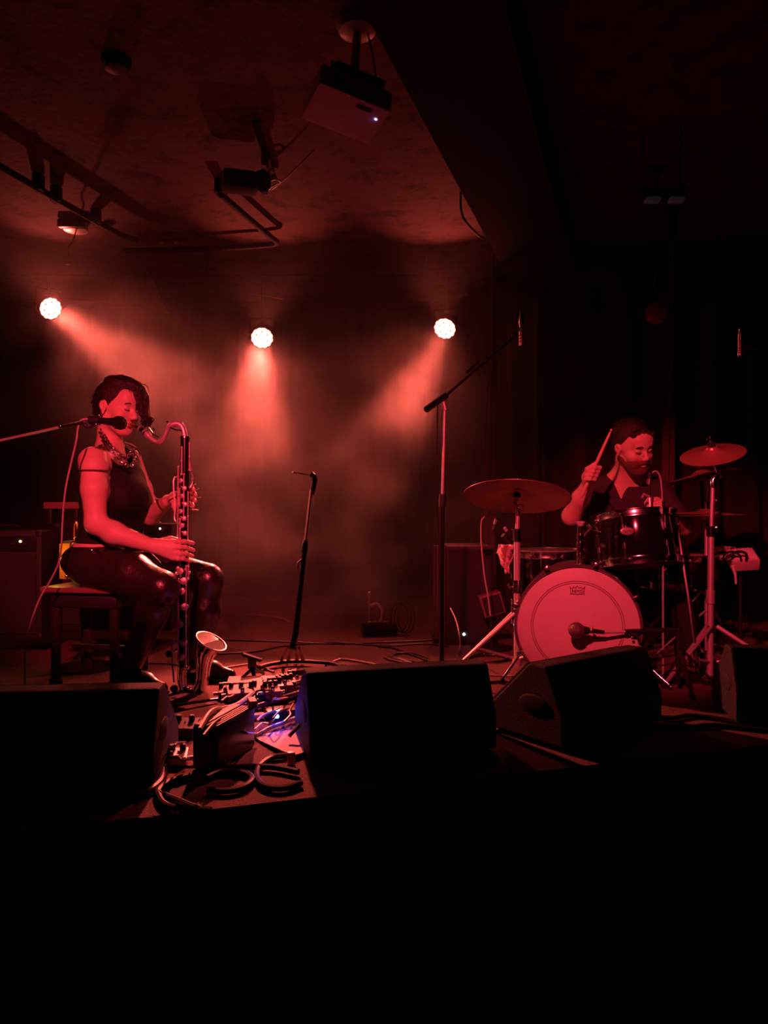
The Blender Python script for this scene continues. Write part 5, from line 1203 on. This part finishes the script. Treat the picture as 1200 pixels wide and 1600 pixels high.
# pedal cluster at the back of the stage
q = F(600, 992); root = empty('multi_socket', q, 'multi-socket box with plugs and coiled leads at the back of the stage', 'power strip')
MB().box(q+Vector((-.03, 0, .035)), (.20, .09, .07), yawm(.2), .006).build('casing', BLACKM, root)
for k in range(4): MB().box(q+Vector((-.085+.032*k, -.025+.006*k, .075)), (.024, .03, .012), yawm(.2), .003).build('switch', PEDALG, root)
MB().sweep(smooth_path([q+Vector((-.02, -.01, .07)), q+Vector((-.01, -.01, .14)), q+Vector((-.04, 0, .18)), q+Vector((-.08, 0, .17))], 5), .009, 8).build('bent_tube', STEEL, root)
for k in range(3):
    M = MB(); c_ = q+Vector((.09+.02*k, .02, .10)); M.sweep([c_+Vector((.05*math.cos(t), .03*k*math.sin(t), .085*math.sin(t))) for t in [j*.42 for j in range(15)]], .004, 6, closed=True); M.build('coil', CABLE, root)
tag(MB().sweep([F(577, 985, .0), P(577, 925, 4.4)], [.006, .008], 8).build('short_post', STEEL), 'short pale post at the back, left of the multi-socket box', 'post')
tag(MB().sweep(smooth_path([F(380, 960, .01), F(415, 962, .012), F(440, 966, .02), F(452, 972, .01)], 5), .012, 8, flat=.5).build('rolled_cloth', PEDALR), 'small pale strip lying at the back below the haze', 'cloth')
# ------------------------------------------------------------------ cables
ncab = 0
def cable(pts, label, r=.0045, m=CABLE, z=None, group=None, n=6):
    P_ = []
    for p in pts:
        zz = (p[2] if len(p) > 2 else r+.001); P_.append(F(p[0], p[1], zz))
    o = MB().sweep(smooth_path(P_, n), r, 8).build('floor_cable', m); tag(o, label, 'cable', group); return o
cable([(325, 1234), (353, 1236), (379, 1231), (394, 1219), (387, 1210), (362, 1205), (342, 1207), (322, 1216)], 'thick black cable loop on the carpet before the upright box', .009)
cable([(452, 1180), (427, 1183), (407, 1195), (401, 1210), (407, 1224), (424, 1231), (447, 1231), (470, 1223)], 'thick black cable loop running under the left end of the middle monitor', .009)
cable([(296, 1212), (265, 1221), (248, 1235), (251, 1241), (277, 1251), (310, 1264), (330, 1266)], 'thick cable running from the upright box to the stage edge', .009)
cable([(245, 1180), (255, 1190), (255, 1212), (245, 1227), (226, 1239), (215, 1240)], 'thick black cable curling round the corner of the left monitor', .010)
cable([(342, 1200, .012), (401, 1198, .012), (430, 1199, .012), (466, 1206, .012)], 'thick black cable lying straight across toward the middle monitor', .009)
cable([(246, 1238), (252, 1252), (262, 1260), (275, 1263)], 'short thick cable end near the stage edge', .009)
cable([(222, 1036), (262, 1037), (300, 1042), (330, 1046), (360, 1042), (388, 1038), (402, 1038)], 'pale cable crossing behind the clarinet bell', .004, CABLEP)
cable([(402, 1039), (420, 1047), (428, 1050)], 'short pale cable ending under the curved foot', .004, CABLEP)
cable([(494, 1050, .01), (510, 1040), (528, 1031), (545, 1031), (575, 1036), (606, 1042), (640, 1046)], 'pale cable arching over the curved stand foot toward the middle', .005, CABLEP)
cable([(335, 1022), (400, 1018), (440, 1010), (520, 1004), (600, 1009), (660, 1006), (700, 1010)], 'thin dark cable crossing the whole middle of the stage', .004)
cable([(350, 1000), (450, 1003), (520, 1006), (590, 1004), (680, 1000)], 'thin dark cable behind the first at mid stage', .004)
cable([(590, 1010), (614, 1012), (630, 1018), (655, 1027), (672, 1034), (668, 1038), (630, 1030), (612, 1026), (606, 1030), (640, 1036), (674, 1040)], 'tangled dark cable left of the tall boom stand', .005)
cable([(606, 1030), (622, 1021), (650, 1022), (668, 1031), (640, 1037), (604, 1029)], 'second coil in the tangle left of the tall boom stand', .005)
cable([(600, 1028), (625, 1030), (655, 1040)], 'pale lead in the tangle left of the tall boom stand', .0045, CABLEP)
o = MB().sweep(smooth_path([P(704, 950, 3.5), P(713, 970, 3.42), P(719, 1000, 3.35), F(716, 1022, .006), F(704, 1040, .006)], 6), .0035, 6).build('floor_cable', CABLEP); tag(o, 'thin pale lead falling in front of the speaker cabinet', 'cable')
cable([(730, 1028), (750, 1024), (778, 1024), (794, 1030), (770, 1034), (740, 1032), (733, 1028), (755, 1021), (785, 1026)], 'dark coiled cable on the carpet at the foot of the left cymbal stand', .005)
cable([(765, 1055), (790, 1056), (815, 1058), (840, 1062)], 'pale straight cable before the bass drum', .004, CABLEP)
cable([(765, 1066), (790, 1065), (820, 1071)], 'dark straight cable nearer the aslant monitor', .005)
cable([(1015, 1118), (1050, 1122), (1080, 1118), (1130, 1124), (1180, 1134)], 'dim cable on the floor between the two right monitors', .008)
cable([(1000, 1130), (1030, 1134), (1075, 1136), (1120, 1133), (1200, 1142)], 'second dim cable at the right near the stage edge', .008)
# power leads among the pedals: short individual patch cables
rnd = random.Random(9)
patch = [((346, 1095), (372, 1082)), ((372, 1100), (402, 1098)), ((400, 1084), (424, 1076)), ((425, 1096), (448, 1090)), ((444, 1088), (470, 1078)), ((410, 1064), (432, 1060)), ((440, 1062), (470, 1052)), ((356, 1112), (392, 1106)), ((330, 1110), (366, 1104)), ((402, 1126), (440, 1104)), ((420, 1132), (455, 1106)), ((444, 1128), (458, 1100)), ((398, 1140), (430, 1120)), ((262, 1170), (290, 1160)), ((258, 1186), (296, 1184)), ((362, 1140), (400, 1146))]
where = ['between the small box and the dull red box', 'from the dull red box to the box beside it', 'at the back left end of the pedal board', 'over the first box on the board', 'between the middle and last boxes on the board', 'between the two leftmost black-knobbed boxes', 'at the far right end of the pedal board', 'in front of the dull red box', 'left of the pedals, near the upright box', 'just above the blue light', 'just left of the blue light', 'right of the blue light, by the middle monitor', 'lying before the blue light', 'on the flat black box by the left monitor', 'beside the shiny box at the left monitor', 'right of the upright box']
for i, (a, b__) in enumerate(patch):
    m1 = ((a[0]*2+b__[0])/3+rnd.uniform(-6, 6), (a[1]*2+b__[1])/3+rnd.uniform(-4, 2)); m2 = ((a[0]+2*b__[0])/3+rnd.uniform(-6, 6), (a[1]+2*b__[1])/3+rnd.uniform(-4, 4))
    zz = .03+rnd.random()*.06
    o = MB().sweep(smooth_path([F(*a, .03), F(*m1, zz), F(*m2, zz), F(*b__, .03)], 5), .0038, 6).build('patch_cable', CABLE if i % 3 else CABLEP)
    tag(o, 'short patch cable '+where[i], 'cable', 'patch cables among the pedals')
# long leads from the upright box up onto the pedals
tag(MB().sweep(smooth_path([F(318, 1150, .13), F(335, 1130, .13), F(352, 1120, .12), F(364, 1128, .10), F(372, 1150, .05), F(366, 1172, .01), F(352, 1200, .008)], 6), .005, 6).build('box_lead', CABLE), 'black lead curving off the top of the upright box to the floor', 'cable')
tag(MB().sweep(smooth_path([F(312, 1140, .125), F(330, 1112, .14), F(352, 1106, .12), F(372, 1100, .10), F(396, 1082, .07)], 6), .007, 6).build('box_lead', CABLEP), 'pale lead from the upright box up to the effects pedals', 'cable')
tag(MB().sweep(smooth_path([F(356, 1162, .01), F(380, 1152, .01), F(400, 1149, .01), F(420, 1138, .012), F(446, 1128, .014), F(470, 1118, .014)], 6), .006, 6).build('box_lead', CABLEP), 'pale lead passing over the paper sheet', 'cable')
tag(MB().sweep(smooth_path([F(452, 1150, .03), F(470, 1128, .06), F(466, 1110, .07), F(478, 1086, .07)], 6), .006, 6).build('box_lead', CABLE), 'dark lead rising against the left end of the middle monitor', 'cable')
tag(MB().box(P(229, 1278, 1.72), (.03, .004, .004), yawm(.1)).build('edge_strip', CHROME), 'tiny bright metal strip on the stage front below the left monitor', 'metal strip')
# ------------------------------------------------------------------ haze in the lamp beams
hz = bpy.data.materials.new('stage haze'); hz.use_nodes = True; nt = hz.node_tree; nt.nodes.remove(nt.nodes['Principled BSDF'])
vs = nt.nodes.new('ShaderNodeVolumeScatter'); vs.inputs['Color'].default_value = (.95, .9, .85, 1); vs.inputs['Anisotropy'].default_value = .35
tc = nt.nodes.new('ShaderNodeTexCoord'); mp = nt.nodes.new('ShaderNodeMapping'); mp.inputs['Scale'].default_value = (1.1, 1.1, 1.5)
n1 = nt.nodes.new('ShaderNodeTexNoise'); n1.inputs['Scale'].default_value = 1.3; n1.inputs['Detail'].default_value = 5; n1.inputs['Distortion'].default_value = .6
rp = nt.nodes.new('ShaderNodeMapRange'); rp.inputs[1].default_value = .40; rp.inputs[2].default_value = .66; rp.inputs[3].default_value = .02; rp.inputs[4].default_value = .30
nt.links.new(tc.outputs['Object'], mp.inputs[0]); nt.links.new(mp.outputs[0], n1.inputs['Vector']); nt.links.new(n1.outputs['Fac'], rp.inputs[0])
# the smoke thins out towards the right of the stage and towards the ceiling
sx = nt.nodes.new('ShaderNodeSeparateXYZ'); nt.links.new(tc.outputs['Object'], sx.inputs[0])
gx = nt.nodes.new('ShaderNodeMapRange'); gx.inputs[1].default_value = .6; gx.inputs[2].default_value = 1.5; gx.inputs[3].default_value = 1; gx.inputs[4].default_value = .12; nt.links.new(sx.outputs[0], gx.inputs[0])
gz = nt.nodes.new('ShaderNodeMapRange'); gz.inputs[1].default_value = 2.2; gz.inputs[2].default_value = 2.55; gz.inputs[3].default_value = 1; gz.inputs[4].default_value = .1; nt.links.new(sx.outputs[2], gz.inputs[0])
m1 = nt.nodes.new('ShaderNodeMath'); m1.operation = 'MULTIPLY'; m2 = nt.nodes.new('ShaderNodeMath'); m2.operation = 'MULTIPLY'
nt.links.new(rp.outputs[0], m1.inputs[0]); nt.links.new(gx.outputs[0], m1.inputs[1]); nt.links.new(m1.outputs[0], m2.inputs[0]); nt.links.new(gz.outputs[0], m2.inputs[1]); gy = nt.nodes.new('ShaderNodeMapRange'); gy.inputs[1].default_value = 3.55; gy.inputs[2].default_value = 4.4; gy.inputs[3].default_value = 0; gy.inputs[4].default_value = 1; nt.links.new(sx.outputs[1], gy.inputs[0])
m3 = nt.nodes.new('ShaderNodeMath'); m3.operation = 'MULTIPLY'; nt.links.new(m2.outputs[0], m3.inputs[0]); nt.links.new(gy.outputs[0], m3.inputs[1]); nt.links.new(m3.outputs[0], vs.inputs['Density'])
nt.links.new(vs.outputs[0], nt.nodes['Material Output'].inputs['Volume'])
b = MB(); b.box((-.4, 4.82, 1.3), (7.0, 2.6, 2.56)); ho = b.build('haze', hz, None, False); tag(ho, 'thin smoke drifting through the lamp beams at the back of the stage', 'haze', kind='stuff')
